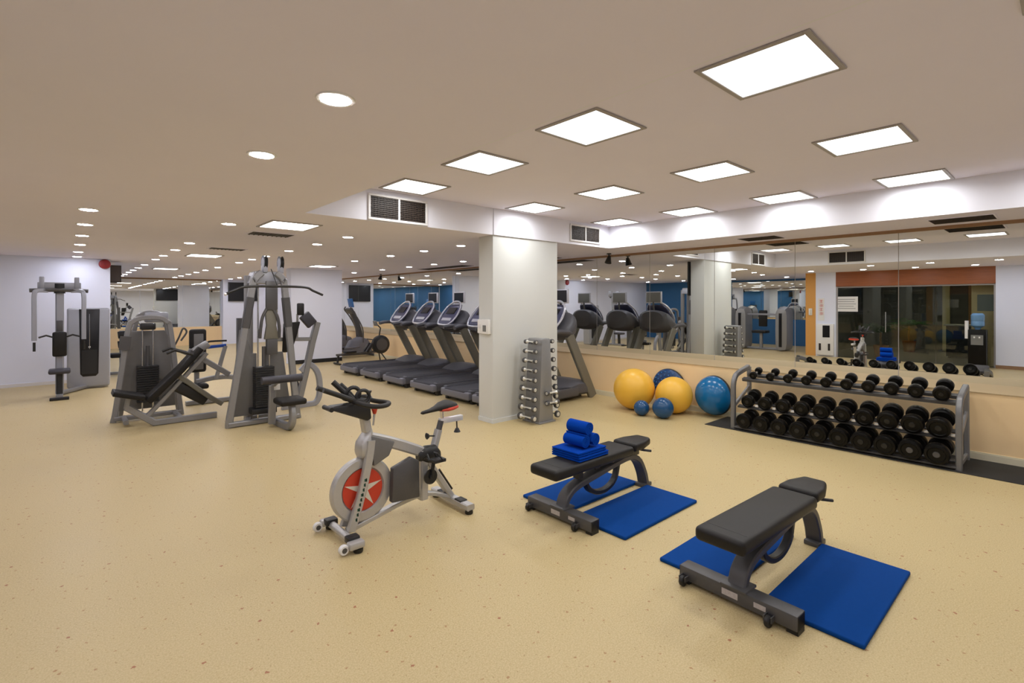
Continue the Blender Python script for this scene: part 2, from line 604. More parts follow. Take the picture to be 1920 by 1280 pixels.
w1 = struct(MB().box((XB - 0.1, 1.4, 2.2), (XB - 0.05, 5.07, 2.24)).box((XB - 0.1, 1.4, 0), (XB - 0.05, 1.44, 2.2)).box((XB - 0.1, 5.03, 0), (XB - 0.05, 5.07, 2.2)).build('window_1', 'frame_grey'))
for y0, y1 in ((1.44, 2.62), (2.63, 3.85), (3.86, 5.03)):
    MB().box((XB - 0.082, y0, 0.01), (XB - 0.07, y1, 2.2)).build('pane', 'door_glass', w1, smooth=False)
MB().cyl((XB - 0.03, 3.78, 0.85), (XB - 0.03, 3.78, 1.45), 0.014).build('door_handle', 'chrome', w1)

# dim lobby beyond the glass
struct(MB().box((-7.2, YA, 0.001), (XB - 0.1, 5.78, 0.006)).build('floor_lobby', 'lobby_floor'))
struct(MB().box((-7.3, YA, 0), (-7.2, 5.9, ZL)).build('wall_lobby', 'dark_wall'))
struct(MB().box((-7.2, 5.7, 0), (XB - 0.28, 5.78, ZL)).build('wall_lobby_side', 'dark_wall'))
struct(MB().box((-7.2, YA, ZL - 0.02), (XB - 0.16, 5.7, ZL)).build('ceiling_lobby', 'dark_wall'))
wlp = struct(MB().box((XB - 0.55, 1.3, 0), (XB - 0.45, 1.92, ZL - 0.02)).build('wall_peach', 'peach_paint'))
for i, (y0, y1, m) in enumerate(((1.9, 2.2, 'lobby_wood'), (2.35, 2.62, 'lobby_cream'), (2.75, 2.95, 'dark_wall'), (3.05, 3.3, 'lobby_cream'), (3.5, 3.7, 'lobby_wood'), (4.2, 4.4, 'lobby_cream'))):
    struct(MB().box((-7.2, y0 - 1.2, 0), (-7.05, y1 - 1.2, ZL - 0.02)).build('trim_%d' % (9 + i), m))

# pillar between the treadmills and the open floor; far pillar
wp = struct(MB().box((4.56, YS, 0), (5.9, 5.86, ZL)).build('wall_pillar', 'pillar_paint', bevel=0.006))
struct(MB().box((4.548, YS - 0.012, 0), (5.9, YS, 0.06)).box((4.548, YS, 0), (4.56, 5.86, 0.06)).build('baseboard_pillar', 'pillar_paint'))
struct(MB().box((4.7, 14.55, 0), (6.16, 14.95, ZL)).build('wall_far_pillar', 'wall_paint'))
struct(MB().box((4.69, 14.535, 0), (6.16, 14.55, 0.11)).build('baseboard_far_pillar', 'black_base'))


# ------------------------------------------------------------------ ceiling lights
def make_panel(name, label, group, sx, sy, z, em):
    root = thing(name, label, 'light', (0, 0, z), 0, group)
    hx, hy, w = sx / 2, sy / 2, 0.032
    f = MB()
    f.box((-hx, -hy, -0.012), (hx, -hy + w, 0)).box((-hx, hy - w, -0.012), (hx, hy, 0))
    f.box((-hx, -hy + w, -0.012), (-hx + w, hy - w, 0)).box((hx - w, -hy + w, -0.012), (hx, hy - w, 0))
    f.build('frame', 'frame_grey', root, bevel=0.003, seg=1)
    MB().box((-hx + w, -hy + w, -0.006), (hx - w, hy - w, -0.001)).build('diffuser', em, root, smooth=False)
    if em == 'panel_light':
        ld = bpy.data.lights.new('panel_lamp', 'AREA')
        ld.shape = 'SQUARE'
        ld.size = 0.34
        ld.energy = PANEL_W
        ld.color = PANEL_C
        ld.spread = math.radians(166)
        lo_ = bpy.data.objects.new('lamp', ld)
        COL.objects.link(lo_)
        lo_.parent = root
        lo_.location = (0, 0, -0.008)
    return root


rows = [('nearest the low front ceiling', 3.032), ('in the middle of the raised ceiling', 4.98), ('nearest the mirror wall', 6.875)]
cols = [5.108, 3.806, 2.493, 1.172, -0.14]
pan = None
for rn, x in rows:
    for k, y in enumerate(cols):
        where = ['far end one', 'second from the far end', 'third from the far end', 'fourth from the far end', 'last one, overhead by the camera'][k]
        lb = 'square glowing ceiling panel in the row %s, %s' % (rn, where)
        if pan is None:
            pan = make_panel('ceiling_light_panel', lb, 'light panels in the raised ceiling', 0.61, 0.61, ZH, 'panel_light')
            pan.location = (x, y, ZH)
        else:
            copy_tree(pan, (x, y, ZH), None, lb)

lp = make_panel('low_ceiling_light_panel', 'white square light panel in the low ceiling beside the raised part', 'light panels in the low ceiling', 0.6, 0.66, ZL, 'lowpanel_light')
lp.location = (2.1, 6.57, ZL)
for x, y, lb in ((2.13, 11.9, 'white square light panel in the low ceiling above the leg machines'), (5.1, 13.3, 'white square light panel in the low ceiling before the far pillar'),
                 (2.13, 17.2, 'white square light panel in the low ceiling beyond the left wall'), (5.1, 18.5, 'white square light panel in the low ceiling behind the far pillar'),
                 (-2.6, 10.2, 'white square light panel in the ceiling of the blue walled recess')):
    copy_tree(lp, (x, y, ZL), None, lb)

dl = thing('downlight', 'round recessed downlight nearest to the camera in the front ceiling', 'downlight', (0.96, 2.34, ZL), 0, 'round downlights')
MB().lathe([(0.069, 0.0), (0.072, -0.007), (0.088, -0.007), (0.092, -0.0005)], n=24).build('trim_ring', 'white_plastic', dl)
MB().lathe([(0.0, -0.009), (0.068, -0.0085), (0.068, -0.002), (0, -0.002)], n=24).build('lens', 'down_light', dl)
spots = [(0.96, 3.54, 'round recessed downlight, second from the camera in the front ceiling')]
for k, y in enumerate((6.82, 8.13, 9.5, 10.99, 12.6, 13.9)):
    spots.append((0.18, y, 'round downlight, %s from the camera in the row nearest the left wall' % ORD[k]))
for k, y in enumerate((6.91, 9.54, 10.94, 12.44, 13.63, 15.73)):
    spots.append((1.5, y, 'round downlight, %s from the camera in the row above the leg machines' % ORD[k]))
for k, y in enumerate((7.13, 8.34, 9.75, 11.19, 12.22, 13.35, 15.59)):
    spots.append((3.11, y, 'round downlight, %s from the camera in the row right of the pulldown machine' % ORD[k]))
for k, y in enumerate((6.92, 8.09, 9.38, 11.1)):
    spots.append((5.0, y, 'round downlight, %s from the camera in the row above the treadmill decks' % ORD[k]))
for k, y in enumerate((7.0, 8.3, 9.5, 10.74, 11.96, 13.5, 15.42)):
    spots.append((6.93, y, 'round downlight, %s from the near pillar in the row above the treadmill consoles' % ORD[k]))
for k, (x, y) in enumerate(((0.96, 1.14), (0.96, -0.1), (-0.7, 0.5), (-0.7, 1.7), (-0.7, 2.9), (-0.7, 4.1), (-0.5, 5.4))):
    spots.append((x, y, 'round downlight, %s of seven over the entrance, seen in the mirror' % ORD[k]))
for k, (x, y) in enumerate(((-1.4, 7.2), (-1.4, 9.2), (-1.4, 11.4), (-3.6, 7.2), (-3.6, 9.2), (-3.6, 11.4), (-3.6, 13.2))):
    spots.append((x, y, 'round downlight, %s of seven in the blue walled recess, seen in the mirror' % ORD[k]))
for rn, x in (('by the left wall corner', 1.5), ('left of the far pillar', 3.11), ('behind the far pillar', 5.0), ('before the far mirrors', 6.93)):
    for k, y in enumerate((17.2, 18.6, 20.0, 21.4, 22.8)):
        spots.append((x, y, 'round downlight, %s of five in the far end row %s' % (ORD[k], rn)))
for x, y, lb in spots:
    copy_tree(dl, (x, y, ZL), None, lb)


# ------------------------------------------------------------------ grilles and vents
def grille(label, loc, rz, w, h):
    """frame in the local xz plane, facing -y"""
    g = thing('air_grille', label, 'air grille', loc, rz, 'dark air grilles')
    f = 0.03
    b = MB().box((-w / 2 - f, -0.02, -f), (w / 2 + f, 0, 0)).box((-w / 2 - f, -0.02, h), (w / 2 + f, 0, h + f))
    b.box((-w / 2 - f, -0.02, 0), (-w / 2, 0, h)).box((w / 2, -0.02, 0), (w / 2 + f, 0, h))
    b.build('frame', 'white_frame', g, bevel=0.004, seg=1)
    MB().box((-0.012, -0.018, 0), (0.012, 0, h)).build('mullion', 'white_frame', g)
    MB().box((-w / 2, -0.004, 0), (w / 2, 0, h)).build('backing', 'vent_dark', g)
    for s in (-1, 1):
        sl = MB()
        for i in range(11):
            z = h * (i + 0.5) / 11
            sl.box((s * 0.014, -0.014, z - 0.0035), (s * w / 2, -0.004, z + 0.0035))
        for i in range(9):
            x = s * (0.014 + (w / 2 - 0.014) * (i + 0.5) / 9)
            sl.box((x - 0.002, -0.011, 0), (x + 0.002, -0.004, h))
        o = sl.build('louvre', 'vent_slat', g, smooth=False)
    return g


grille('large dark air grille in white frame on the far soffit left of the pillar', (3.055, YS - 0.01, 2.735), 0, 0.75, 0.255)
grille('smaller dark air grille on the soffit between pillar and mirror wall', (6.576, YS - 0.01, 2.77), 0, 0.72, 0.23)
grille('dark air grille on the soffit opposite the mirrors, seen reflected', (XLIP + 0.01, 3.83, 2.75), PI / 2, 0.75, 0.25)


def slot_vent(label, x0, x1, y0, y1):
    v = thing('ceiling_vent', label, 'ceiling vent', ((x0 + x1) / 2, (y0 + y1) / 2, ZL), 0, 'dark ceiling vents')
    hx, hy = (x1 - x0) / 2, (y1 - y0) / 2
    MB().box((-hx, -hy, -0.004), (hx, hy, -0.0005)).build('opening', 'vent_dark', v)
    f = MB().box((-hx - 0.02, -hy - 0.02, -0.008), (hx + 0.02, -hy, 0)).box((-hx - 0.02, hy, -0.008), (hx + 0.02, hy + 0.02, 0))
    f.box((-hx - 0.02, -hy, -0.008), (-hx, hy, 0)).box((hx, -hy, -0.008), (hx + 0.02, hy, 0))
    f.build('frame', 'ceiling_paint', v)
    b = MB()
    n = 9
    for i in range(n):
        x = -hx + (2 * hx) * (i + 0.5) / n
        b.box((x - 0.004, -hy, -0.012), (x + 0.004, hy, -0.004))
    b.build('blades', 'vent_slat', v)


slot_vent('dark slot vent under the soffit above the right end of the dumbbell rack', 7.55, 7.98, 0.6, 1.15)
slot_vent('dark slot vent under the soffit above the left end of the dumbbell rack', 7.57, 7.98, 2.87, 3.4)
slot_vent('dark slot vent in the low ceiling behind the square light panel', 1.9, 2.45, 7.4, 7.75)
slot_vent('dark slot vent in the low ceiling, second along the left part', 1.9, 2.45, 10.0, 10.3)
slot_vent('dark slot vent in the low ceiling above the far treadmills', 7.55, 7.95, 10.4, 12.6)
slot_vent('dark slot vent in the low ceiling above the near treadmills', 7.55, 7.95, 7.3, 9.2)


def spotlight(label, x, y):
    s = thing('spotlight', label, 'spotlight', (x, y, ZL), 0, 'black ceiling spotlights')
    MB().lathe([(0.0, 0.0), (0.045, 0.0), (0.045, -0.02), (0.0, -0.02)], n=16).build('base', 'black_plastic', s)
    MB().cyl((0, 0, -0.02), (0, 0, -0.07), 0.012).build('stem', 'black_plastic', s)
    hd = MB()
    hd.sweep([(0.02, 0, -0.05), (0.0, 0, -0.09), (-0.03, 0, -0.19)], [(0.05 * math.cos(i * PI / 8), 0.05 * math.sin(i * PI / 8)) for i in range(16)], up=(0, 1, 0), scales=[0.55, 0.8, 1.35])
    hd.build('head', 'black_plastic', s)


spotlight('black spotlight on the ceiling in front of the mirror beside the pillar', 7.98, 6.1)
spotlight('black spotlight on the ceiling before the mirror beyond the treadmills', 7.95, 15.6)
# ------------------------------------------------------------------ generic loft: sections (x, half width, z low, z high, y centre)
def loft(mb, secs, n=14, p=2.6):
    rings = []
    for x, w, z0, z1, yc in secs:
        zc, h = (z0 + z1) / 2, (z1 - z0) / 2
        r = []
        for i in range(n):
            a = 2 * PI * i / n
            ca, sa = math.cos(a), math.sin(a)
            r.append((x, yc + w * math.copysign(abs(ca) ** (2 / p), ca), zc + h * math.copysign(abs(sa) ** (2 / p), sa)))
        rings.append(r)
    vs = [v for r in rings for v in r]
    fs = []
    m = n
    for i in range(len(rings) - 1):
        for k in range(m):
            k2 = (k + 1) % m
            fs.append((i * m + k, i * m + k2, (i + 1) * m + k2, (i + 1) * m + k))
    fs.append(tuple(range(m - 1, -1, -1)))
    fs.append(tuple((len(rings) - 1) * m + k for k in range(m)))
    return mb.add(vs, fs)


def P3(path, y=0.0):
    return [(p[0], y, p[1]) for p in path]


# ------------------------------------------------------------------ spinning bike (front towards -x)
bk = thing('spinning_bike', 'silver spinning bike with red star flywheel and black red saddle', 'exercise bike', (2.0, 3.55, 0))
fw = MB().lathe([(0.06, -0.012), (0.158, -0.014), (0.168, -0.03), (0.225, -0.03), (0.238, -0.02), (0.238, 0.02), (0.225, 0.03), (0.168, 0.03), (0.158, 0.014), (0.06, 0.012)], (-0.345, 0, 0.335), 'y', 48).build('flywheel', 'silver_paint', bk)
for s in (-1, 1):
    MB().lathe([(0.0, s * 0.016), (0.156, s * 0.016), (0.156, s * 0.0205), (0.0, s * 0.0205)], (-0.345, 0, 0.335), 'y', 40).build('disc', 'red_plastic', fw, label='red flywheel disc')
    st = []
    for i in range(10):
        a = PI / 2 - 0.05 + 2 * PI * i / 10
        r = 0.152 if i % 2 == 0 else 0.040
        st.append((-0.345 + r * math.cos(a), 0.335 + r * math.sin(a)))
    MB().prism(st, s * 0.0205, s * 0.0235).build('star', 'star_white', fw, smooth=False, label='cream five pointed star')
    MB().lathe([(0, s * 0.0235), (0.022, s * 0.0235), (0.018, s * 0.04), (0.0, s * 0.04)], (-0.345, 0, 0.335), 'y', 16).build('hub', 'gun_grey', fw)
for s in (-1, 1):
    fk = MB().bar(P3(catmull([(-0.30, 0.70), (-0.315, 0.58), (-0.365, 0.36), (-0.425, 0.16), (-0.455, 0.07)], 5), s * 0.058), 0.064, 0.036, up=(0, 1, 0)).build('fork_blade', 'silver_paint', bk)
    lt = MB()
    for i in range(9):
        z = 0.42 - i * 0.034
        x = -0.35 - (0.40 - z) * 0.27
        w = 0.010 if i % 3 else 0.014
        lt.box((x - w, s * 0.0755, z - 0.010), (x + w * 0.4, s * 0.0768, z + 0.010))
        lt.box((x - 0.003, s * 0.0755, z - 0.013), (x + 0.004, s * 0.0768, z + 0.013))
    lt.build('lettering', 'letter_green', fk, smooth=False, label='green lettering down the fork')
loft(MB(), [(-0.385, 0.035, 0.60, 0.66, 0), (-0.37, 0.065, 0.57, 0.70, 0), (-0.33, 0.07, 0.55, 0.755, 0), (-0.295, 0.06, 0.58, 0.79, 0), (-0.27, 0.03, 0.66, 0.78, 0)], 16).build('fork_crown', 'silver_paint', bk)
MB().bar([(-0.305, 0, 0.76), (-0.335, 0, 0.93)], 0.06, 0.075, up=(0, 1, 0)).build('head_tube', 'silver_paint', bk)
MB().bar([(-0.335, 0, 0.90), (-0.35, 0, 0.985)], 0.045, 0.055, up=(0, 1, 0)).build('handlebar_post', 'bright_alu', bk)
hb = MB()
for s in (-1, 1):
    hb.tube(catmull([(-0.30, s * 0.02, 0.985), (-0.42, s * 0.055, 1.01), (-0.52, s * 0.06, 1.055), (-0.655, s * 0.06, 1.115)], 5), 0.019, 10)
    hb.tube(catmull([(-0.44, s * 0.05, 1.01), (-0.42, s * 0.14, 1.0), (-0.36, s * 0.215, 0.985), (-0.27, s * 0.22, 0.98), (-0.215, s * 0.17, 0.985), (-0.25, s * 0.05, 0.985), (-0.26, 0, 0.985)], 6), 0.0175, 10)
hb.tube(catmull([(-0.40, 0.03, 1.0), (-0.45, 0.07, 1.06), (-0.52, 0.11, 1.14)], 5), 0.021, 10).tube(catmull([(-0.38, 0.06, 1.0), (-0.42, 0.085, 1.06), (-0.47, 0.10, 1.115)], 5), 0.021, 10)
hbo = hb.build('handlebar', 'black_rubber', bk)
MB().tube([(-0.40 + 0.052 * math.cos(2 * PI * i / 20), 0.03, 1.045 + 0.05 * math.sin(2 * PI * i / 20)) for i in range(20)], 0.015, 8, closed=True).build('bottle_ring', 'black_plastic', hbo)
MB().tube([(-0.36 + 0.05 * math.cos(2 * PI * i / 20), -0.05, 1.035 + 0.045 * math.sin(2 * PI * i / 20)) for i in range(20)], 0.013, 8, closed=True).build('bottle_ring', 'black_plastic', hbo)
MB().prism([(-0.60, 0.965), (-0.58, 0.985), (-0.40, 0.985), (-0.30, 0.99), (-0.29, 0.86), (-0.32, 0.845)], -0.055, 0.055).build('clamp_bracket', 'black_plastic', bk, bevel=0.012)
MB().cyl((-0.60, -0.07, 0.97), (-0.60, 0.07, 0.97), 0.017).build('bracket_roller', 'black_rubber', bk)
kb = MB().cyl((-0.262, -0.02, 0.80), (-0.252, -0.02, 0.885), 0.008).build('resistance_stem', 'chrome', bk)
MB().lathe([(0.0, 0.885), (0.012, 0.885), (0.024, 0.925), (0.0, 0.93)], (-0.252, -0.02, 0), 'z', 12).build('resistance_knob', 'red_plastic', bk, label='red resistance knob')
MB().cyl((-0.262, 0.06, 0.97), (-0.262, 0.06, 1.03), 0.006).lathe([(0.0, 1.02), (0.012, 1.02), (0.026, 1.05), (0, 1.05)], (-0.262, 0.06, 0), 'z', 10).build('adjuster_knob', 'black_plastic', bk)
MB().bar(P3(catmull([(-0.31, 0.715), (-0.12, 0.645), (0.06, 0.565), (0.17, 0.505), (0.22, 0.42)], 5)), 0.085, 0.075, up=(0, 1, 0)).build('main_tube', 'silver_paint', bk)
MB().prism([(-0.30, 0.735), (-0.10, 0.655), (-0.15, 0.555), (-0.275, 0.50)], -0.062, 0.062).build('gusset', 'shroud_grey', bk, bevel=0.01)
MB().prism([(-0.135, 0.46), (0.03, 0.515), (0.095, 0.475), (0.10, 0.185), (-0.145, 0.20)], -0.095, -0.04).build('chain_guard', 'gun_grey', bk, bevel=0.01)
MB().bar([(0.175, 0, 0.53), (0.175, 0, 0.13)], 0.07, 0.10, up=(0, 1, 0)).build('seat_tube', 'silver_paint', bk)
MB().bar(P3(catmull([(-0.46, 0.055), (-0.25, 0.10), (0.02, 0.155), (0.22, 0.16), (0.46, 0.075)], 6)), 0.034, 0.058, up=(0, 1, 0)).build('floor_rail', 'silver_paint', bk)
rs = MB().bar([(0.215, 0, 0.44), (0.455, 0, 0.085)], 0.05, 0.07, up=(0, 1, 0)).build('rear_strut', 'silver_paint', bk)
MB().bar([(0.335, 0, 0.325), (0.465, 0, 0.13)], 0.03, 0.014, up=(0, 1, 0)).build('strut_pad', 'black_rubber', rs)
# pedals
cr = MB().lathe([(0.0, -0.10), (0.06, -0.10), (0.06, -0.112), (0.0, -0.112)], (0.19, 0, 0.33), 'y', 20).cyl((0.19, -0.13, 0.33), (0.19, 0.12, 0.33), 0.018)
cr.bar([(0.19, -0.12, 0.33), (0.215, -0.12, 0.475)], 0.02, 0.03, up=(0, 1, 0)).bar([(0.19, 0.11, 0.33), (0.165, 0.11, 0.185)], 0.02, 0.03, up=(0, 1, 0))
cr.build('crank', 'black_plastic', bk)
for px, py, pz in ((0.215, -0.18, 0.475), (0.165, 0.17, 0.185)):
    pd = MB().box((px - 0.055, py - 0.04, pz - 0.012), (px + 0.05, py + 0.045, pz + 0.014)).build('pedal', 'black_plastic', bk, bevel=0.005)
    MB().tube([(px - 0.05, py - 0.04, pz), (px - 0.11, py - 0.035, pz + 0.03), (px - 0.10, py, pz + 0.06), (px - 0.11, py + 0.035, pz + 0.03), (px - 0.05, py + 0.045, pz)], 0.008, 6).tube([(px + 0.02, py - 0.045, pz), (px - 0.02, py - 0.02, pz + 0.06), (px - 0.02, py + 0.03, pz + 0.06), (px + 0.02, py + 0.05, pz)], 0.006, 6).build('toe_cage', 'black_plastic', pd)
loft(MB(), [(0.12, 0.03, 0.45, 0.52, -0.02), (0.20, 0.055, 0.42, 0.56, -0.02), (0.285, 0.05, 0.40, 0.555, -0.02), (0.33, 0.025, 0.42, 0.50, -0.02)], 12).build('crank_cover', 'black_plastic', bk)
MB().bar([(0.265, 0, 0.44), (0.335, 0, 0.665)], 0.05, 0.06, up=(0, 1, 0)).build('seat_post_sleeve', 'silver_paint', bk)
MB().bar([(0.33, 0, 0.64), (0.36, 0, 0.735)], 0.038, 0.045, up=(0, 1, 0)).build('seat_post', 'gun_grey', bk)
MB().box((0.345, -0.02, 0.71), (0.575, 0.02, 0.755)).build('seat_slider', 'bright_alu', bk, bevel=0.004)
MB().cyl((0.37, 0, 0.75), (0.365, 0, 0.82), 0.016).build('saddle_clamp', 'chrome', bk)
sd = loft(MB(), [(0.165, 0.006, 0.818, 0.830, 0), (0.18, 0.020, 0.812, 0.838, 0), (0.25, 0.030, 0.818, 0.848, 0), (0.31, 0.048, 0.822, 0.865, 0), (0.37, 0.085, 0.822, 0.888, 0), (0.43, 0.10, 0.826, 0.898, 0), (0.468, 0.088, 0.836, 0.888, 0), (0.484, 0.05, 0.846, 0.872, 0)], 18, 2.2).build('saddle', 'black_vinyl', bk)
loft(MB(), [(0.335, 0.064, 0.818, 0.848, 0), (0.38, 0.098, 0.815, 0.862, 0), (0.43, 0.108, 0.82, 0.874, 0), (0.475, 0.093, 0.832, 0.872, 0), (0.492, 0.05, 0.843, 0.866, 0)], 18, 2.6).build('saddle_skirt', 'red_plastic', sd, label='red rear of the saddle')
MB().cyl((0.31, 0, 0.615), (0.235, 0, 0.628), 0.006).lathe([(0.0, 0.235), (0.02, 0.235), (0.028, 0.22), (0.0, 0.205)], (0, 0, 0.628), 'x', 10).build('height_knob', 'black_plastic', bk)
MB().cyl((0.52, 0, 0.71), (0.525, 0, 0.63), 0.006).lathe([(0.0, 0.61), (0.03, 0.612), (0.014, 0.645), (0.0, 0.65)], (0.525, 0, 0), 'z', 10).build('slider_knob', 'black_plastic', bk)
# stabilisers
fs_ = MB().cyl((-0.50, -0.19, 0.055), (-0.50, 0.19, 0.055), 0.028).build('front_stabiliser', 'silver_paint', bk)
for s in (-1, 1):
    MB().box((-0.545, s * 0.19 - 0.03, 0.05), (-0.455, s * 0.19 + 0.045, 0.098)).build('foot_cover', 'black_plastic', fs_, bevel=0.012)
    MB().box((-0.56, s * 0.245 - 0.035, 0.032), (-0.445, s * 0.245 + 0.035, 0.082)).build('end_foot', 'silver_paint', fs_, bevel=0.015)
    MB().lathe([(0.0, 0), (0.03, 0.0), (0.034, 0.008), (0.034, 0.03), (0.0, 0.03)], (-0.485, s * 0.245, 0), 'z', 14).build('rubber_foot', 'black_rubber', fs_)
    MB().lathe([(0.0, -0.018), (0.030, -0.018), (0.034, -0.012), (0.034, 0.012), (0.030, 0.018), (0.0, 0.018)], (-0.585, s * 0.235, 0.042), 'y', 18).build('wheel', 'white_plastic', fs_)
    MB().lathe([(0.0, -0.02), (0.018, -0.02), (0.018, 0.02), (0.0, 0.02)], (-0.585, s * 0.235, 0.042), 'y', 12).build('wheel_hub', 'gun_grey', fs_)
rst = MB().bar([(0.47, -0.27, 0.055), (0.47, 0.27, 0.055)], 0.075, 0.05).build('rear_stabiliser', 'silver_paint', bk)
for s in (-1, 1):
    MB().box((0.435, s * 0.13 - 0.045, 0.075), (0.505, s * 0.13 + 0.045, 0.088)).build('grip_pad', 'black_rubber', rst, bevel=0.004)
    MB().lathe([(0.0, 0), (0.03, 0.0), (0.034, 0.01), (0.03, 0.034), (0.0, 0.034)], (0.47, s * 0.245, 0), 'z', 14).build('rubber_foot', 'black_rubber', rst)


# ------------------------------------------------------------------ adjustable benches
def make_bench(label, loc):
    b = thing('weight_bench', label, 'bench', loc, 0, 'grey framed weight benches')
    bs = MB().box((-0.05, -0.34, 0.022), (0.05, 0.34, 0.105)).build('base_tube', 'gun_grey', b, bevel=0.008)
    for s in (-1, 1):
        MB().box((-0.046, s * 0.338 - 0.002, 0.026), (0.046, s * 0.338 + 0.006, 0.101)).build('end_cap', 'black_plastic', bs, bevel=0.003)
        MB().box((-0.04, s * 0.31 - 0.03, 0), (0.04, s * 0.31 + 0.03, 0.024)).build('rubber_foot', 'black_rubber', bs)
    for y in (0.30, -0.205):
        MB().lathe([(0.0, -0.014), (0.026, -0.014), (0.031, -0.008), (0.031, 0.008), (0.026, 0.014), (0.0, 0.014)], (-0.078, y, 0.032), 'y', 18).build('wheel', 'black_rubber', bs)
        for q in (-0.019, 0.019):
            MB().box((-0.09, y + q - 0.003, 0.03), (-0.05, y + q + 0.003, 0.06)).build('wheel_bracket', 'gun_grey', bs)
    MB().box((-0.0515, -0.025, 0.048), (-0.05, 0.068, 0.083)).build('sticker', 'label_white', bs, label='white worn label on the base')
    MB().box((-0.0515, -0.180, 0.055), (-0.05, -0.115, 0.082)).build('sticker', 'label_white', bs, label='small white worn label on the base')
    MB().box((-0.06, -0.075, 0.10), (0.075, 0.075, 0.115)).build('weld_plate', 'gun_grey', b, bevel=0.004)
    MB().bar(P3(catmull([(0.0, 0.10), (0.045, 0.18), (0.15, 0.235), (0.40, 0.275), (0.72, 0.32), (0.90, 0.325), (1.02, 0.265), (1.10, 0.14), (1.135, 0.03)], 6)), 0.05, 0.105, up=(0, 1, 0)).build('spine', 'gun_grey', b)
    MB().box((1.07, -0.05, 0.0), (1.20, 0.05, 0.034)).build('rear_foot', 'gun_grey', b, bevel=0.006)
    ps = MB()
    for u in (0.20, 0.42, 0.63):
        ps.box((u - 0.028, -0.03, 0.26 + 0.14 * u), (u + 0.028, 0.03, 0.40))
    ps.bar([(0.10, 0, 0.385), (0.78, 0, 0.385)], 0.07, 0.03)
    ps.build('pad_support', 'black_plastic', b)
    MB().bar(P3(catmull([(0.28, 0.245), (0.33, 0.165), (0.44, 0.112), (0.57, 0.112), (0.68, 0.17), (0.73, 0.30)], 6)), 0.04, 0.05, up=(0, 1, 0)).build('adjustment_arc', 'black_plastic', b)
    pad = MB().box((-0.22, -0.145, 0.38), (0.79, 0.145, 0.462)).build('back_pad', 'black_vinyl', b, bevel=0.028, seg=4)
    MB().box((-0.125, -0.116, 0.45), (-0.121, 0.116, 0.4628)).build('seam', 'black_rubber', pad)
    MB().prism([(0.825, -0.128), (0.825, 0.128), (0.97, 0.125), (1.145, 0.075), (1.145, -0.075), (0.97, -0.125)], 0.395, 0.468, 'xy').build('seat_pad', 'black_vinyl', b, bevel=0.026, seg=4)
    MB().box((0.80, -0.05, 0.33), (1.0, 0.05, 0.42)).build('seat_bracket', 'black_plastic', b, bevel=0.01)
    MB().tube([(0.92, -0.02, 0.40), (0.98, -0.10, 0.385), (1.04, -0.145, 0.375)], 0.011, 8).build('lever', 'black_plastic', b)
    MB().cyl((0.70, -0.075, 0.375), (0.70, 0.075, 0.375), 0.014).cyl((0.58, -0.07, 0.36), (0.58, 0.07, 0.36), 0.011).build('pivot_bolt', 'chrome', b)
    return b


bench = make_bench('dark grey weight bench with a black pad, nearest to the camera', (2.88, 1.29, 0))
bench.rotation_euler = (0, 0, -0.04)
copy_tree(bench, (2.95, 2.72, 0), 0, 'dark grey weight bench carrying the stack of blue towels')


def slab(name, label, cat, x0, x1, y0, y1, z0, z1, m, bev, group=None):
    o = MB().box((x0 - (x0 + x1) / 2, y0 - (y0 + y1) / 2, 0), ((x1 - x0) / 2, (y1 - y0) / 2, z1 - z0)).build(name, m, bevel=bev, seg=3)
    o.location = ((x0 + x1) / 2, (y0 + y1) / 2, z0)
    return tag(o, label, cat, group)


G = 'blue mats beside the benches'
slab('exercise_mat', 'blue exercise mat right of the nearest bench', 'mat', 2.96, 4.0, 0.695, 1.195, 0, 0.026, 'mat_blue', 0.009, G)
slab('exercise_mat', 'blue exercise mat left of the nearest bench, half under its pad', 'mat', 2.965, 4.0, 1.375, 1.85, 0, 0.026, 'mat_blue', 0.009, G)
slab('exercise_mat', 'blue exercise mat right of the bench with the towels', 'mat', 3.03, 4.07, 2.17, 2.668, 0, 0.026, 'mat_blue', 0.009, G)
slab('exercise_mat', 'blue exercise mat left of the bench with the towels', 'mat', 3.03, 4.07, 2.772, 3.262, 0, 0.026, 'mat_blue', 0.009, G)

# ------------------------------------------------------------------ towels
GT = 'blue towels on the bench'
TX, TY, TZ = 3.195, 2.745, 0.4645


def folded(label, z, w, l, dx, dy):
    m = MB()
    t = 0.018
    for k in range(2):
        zz = z + k * t
        m.add(*wavy(w, l, zz, t * 0.93, k))
    o = m.build('folded_towel', 'towel_blue', bevel=0.006, seg=2)
    o.location = (TX + dx, TY + dy, TZ)
    return tag(o, label, 'towel', GT)


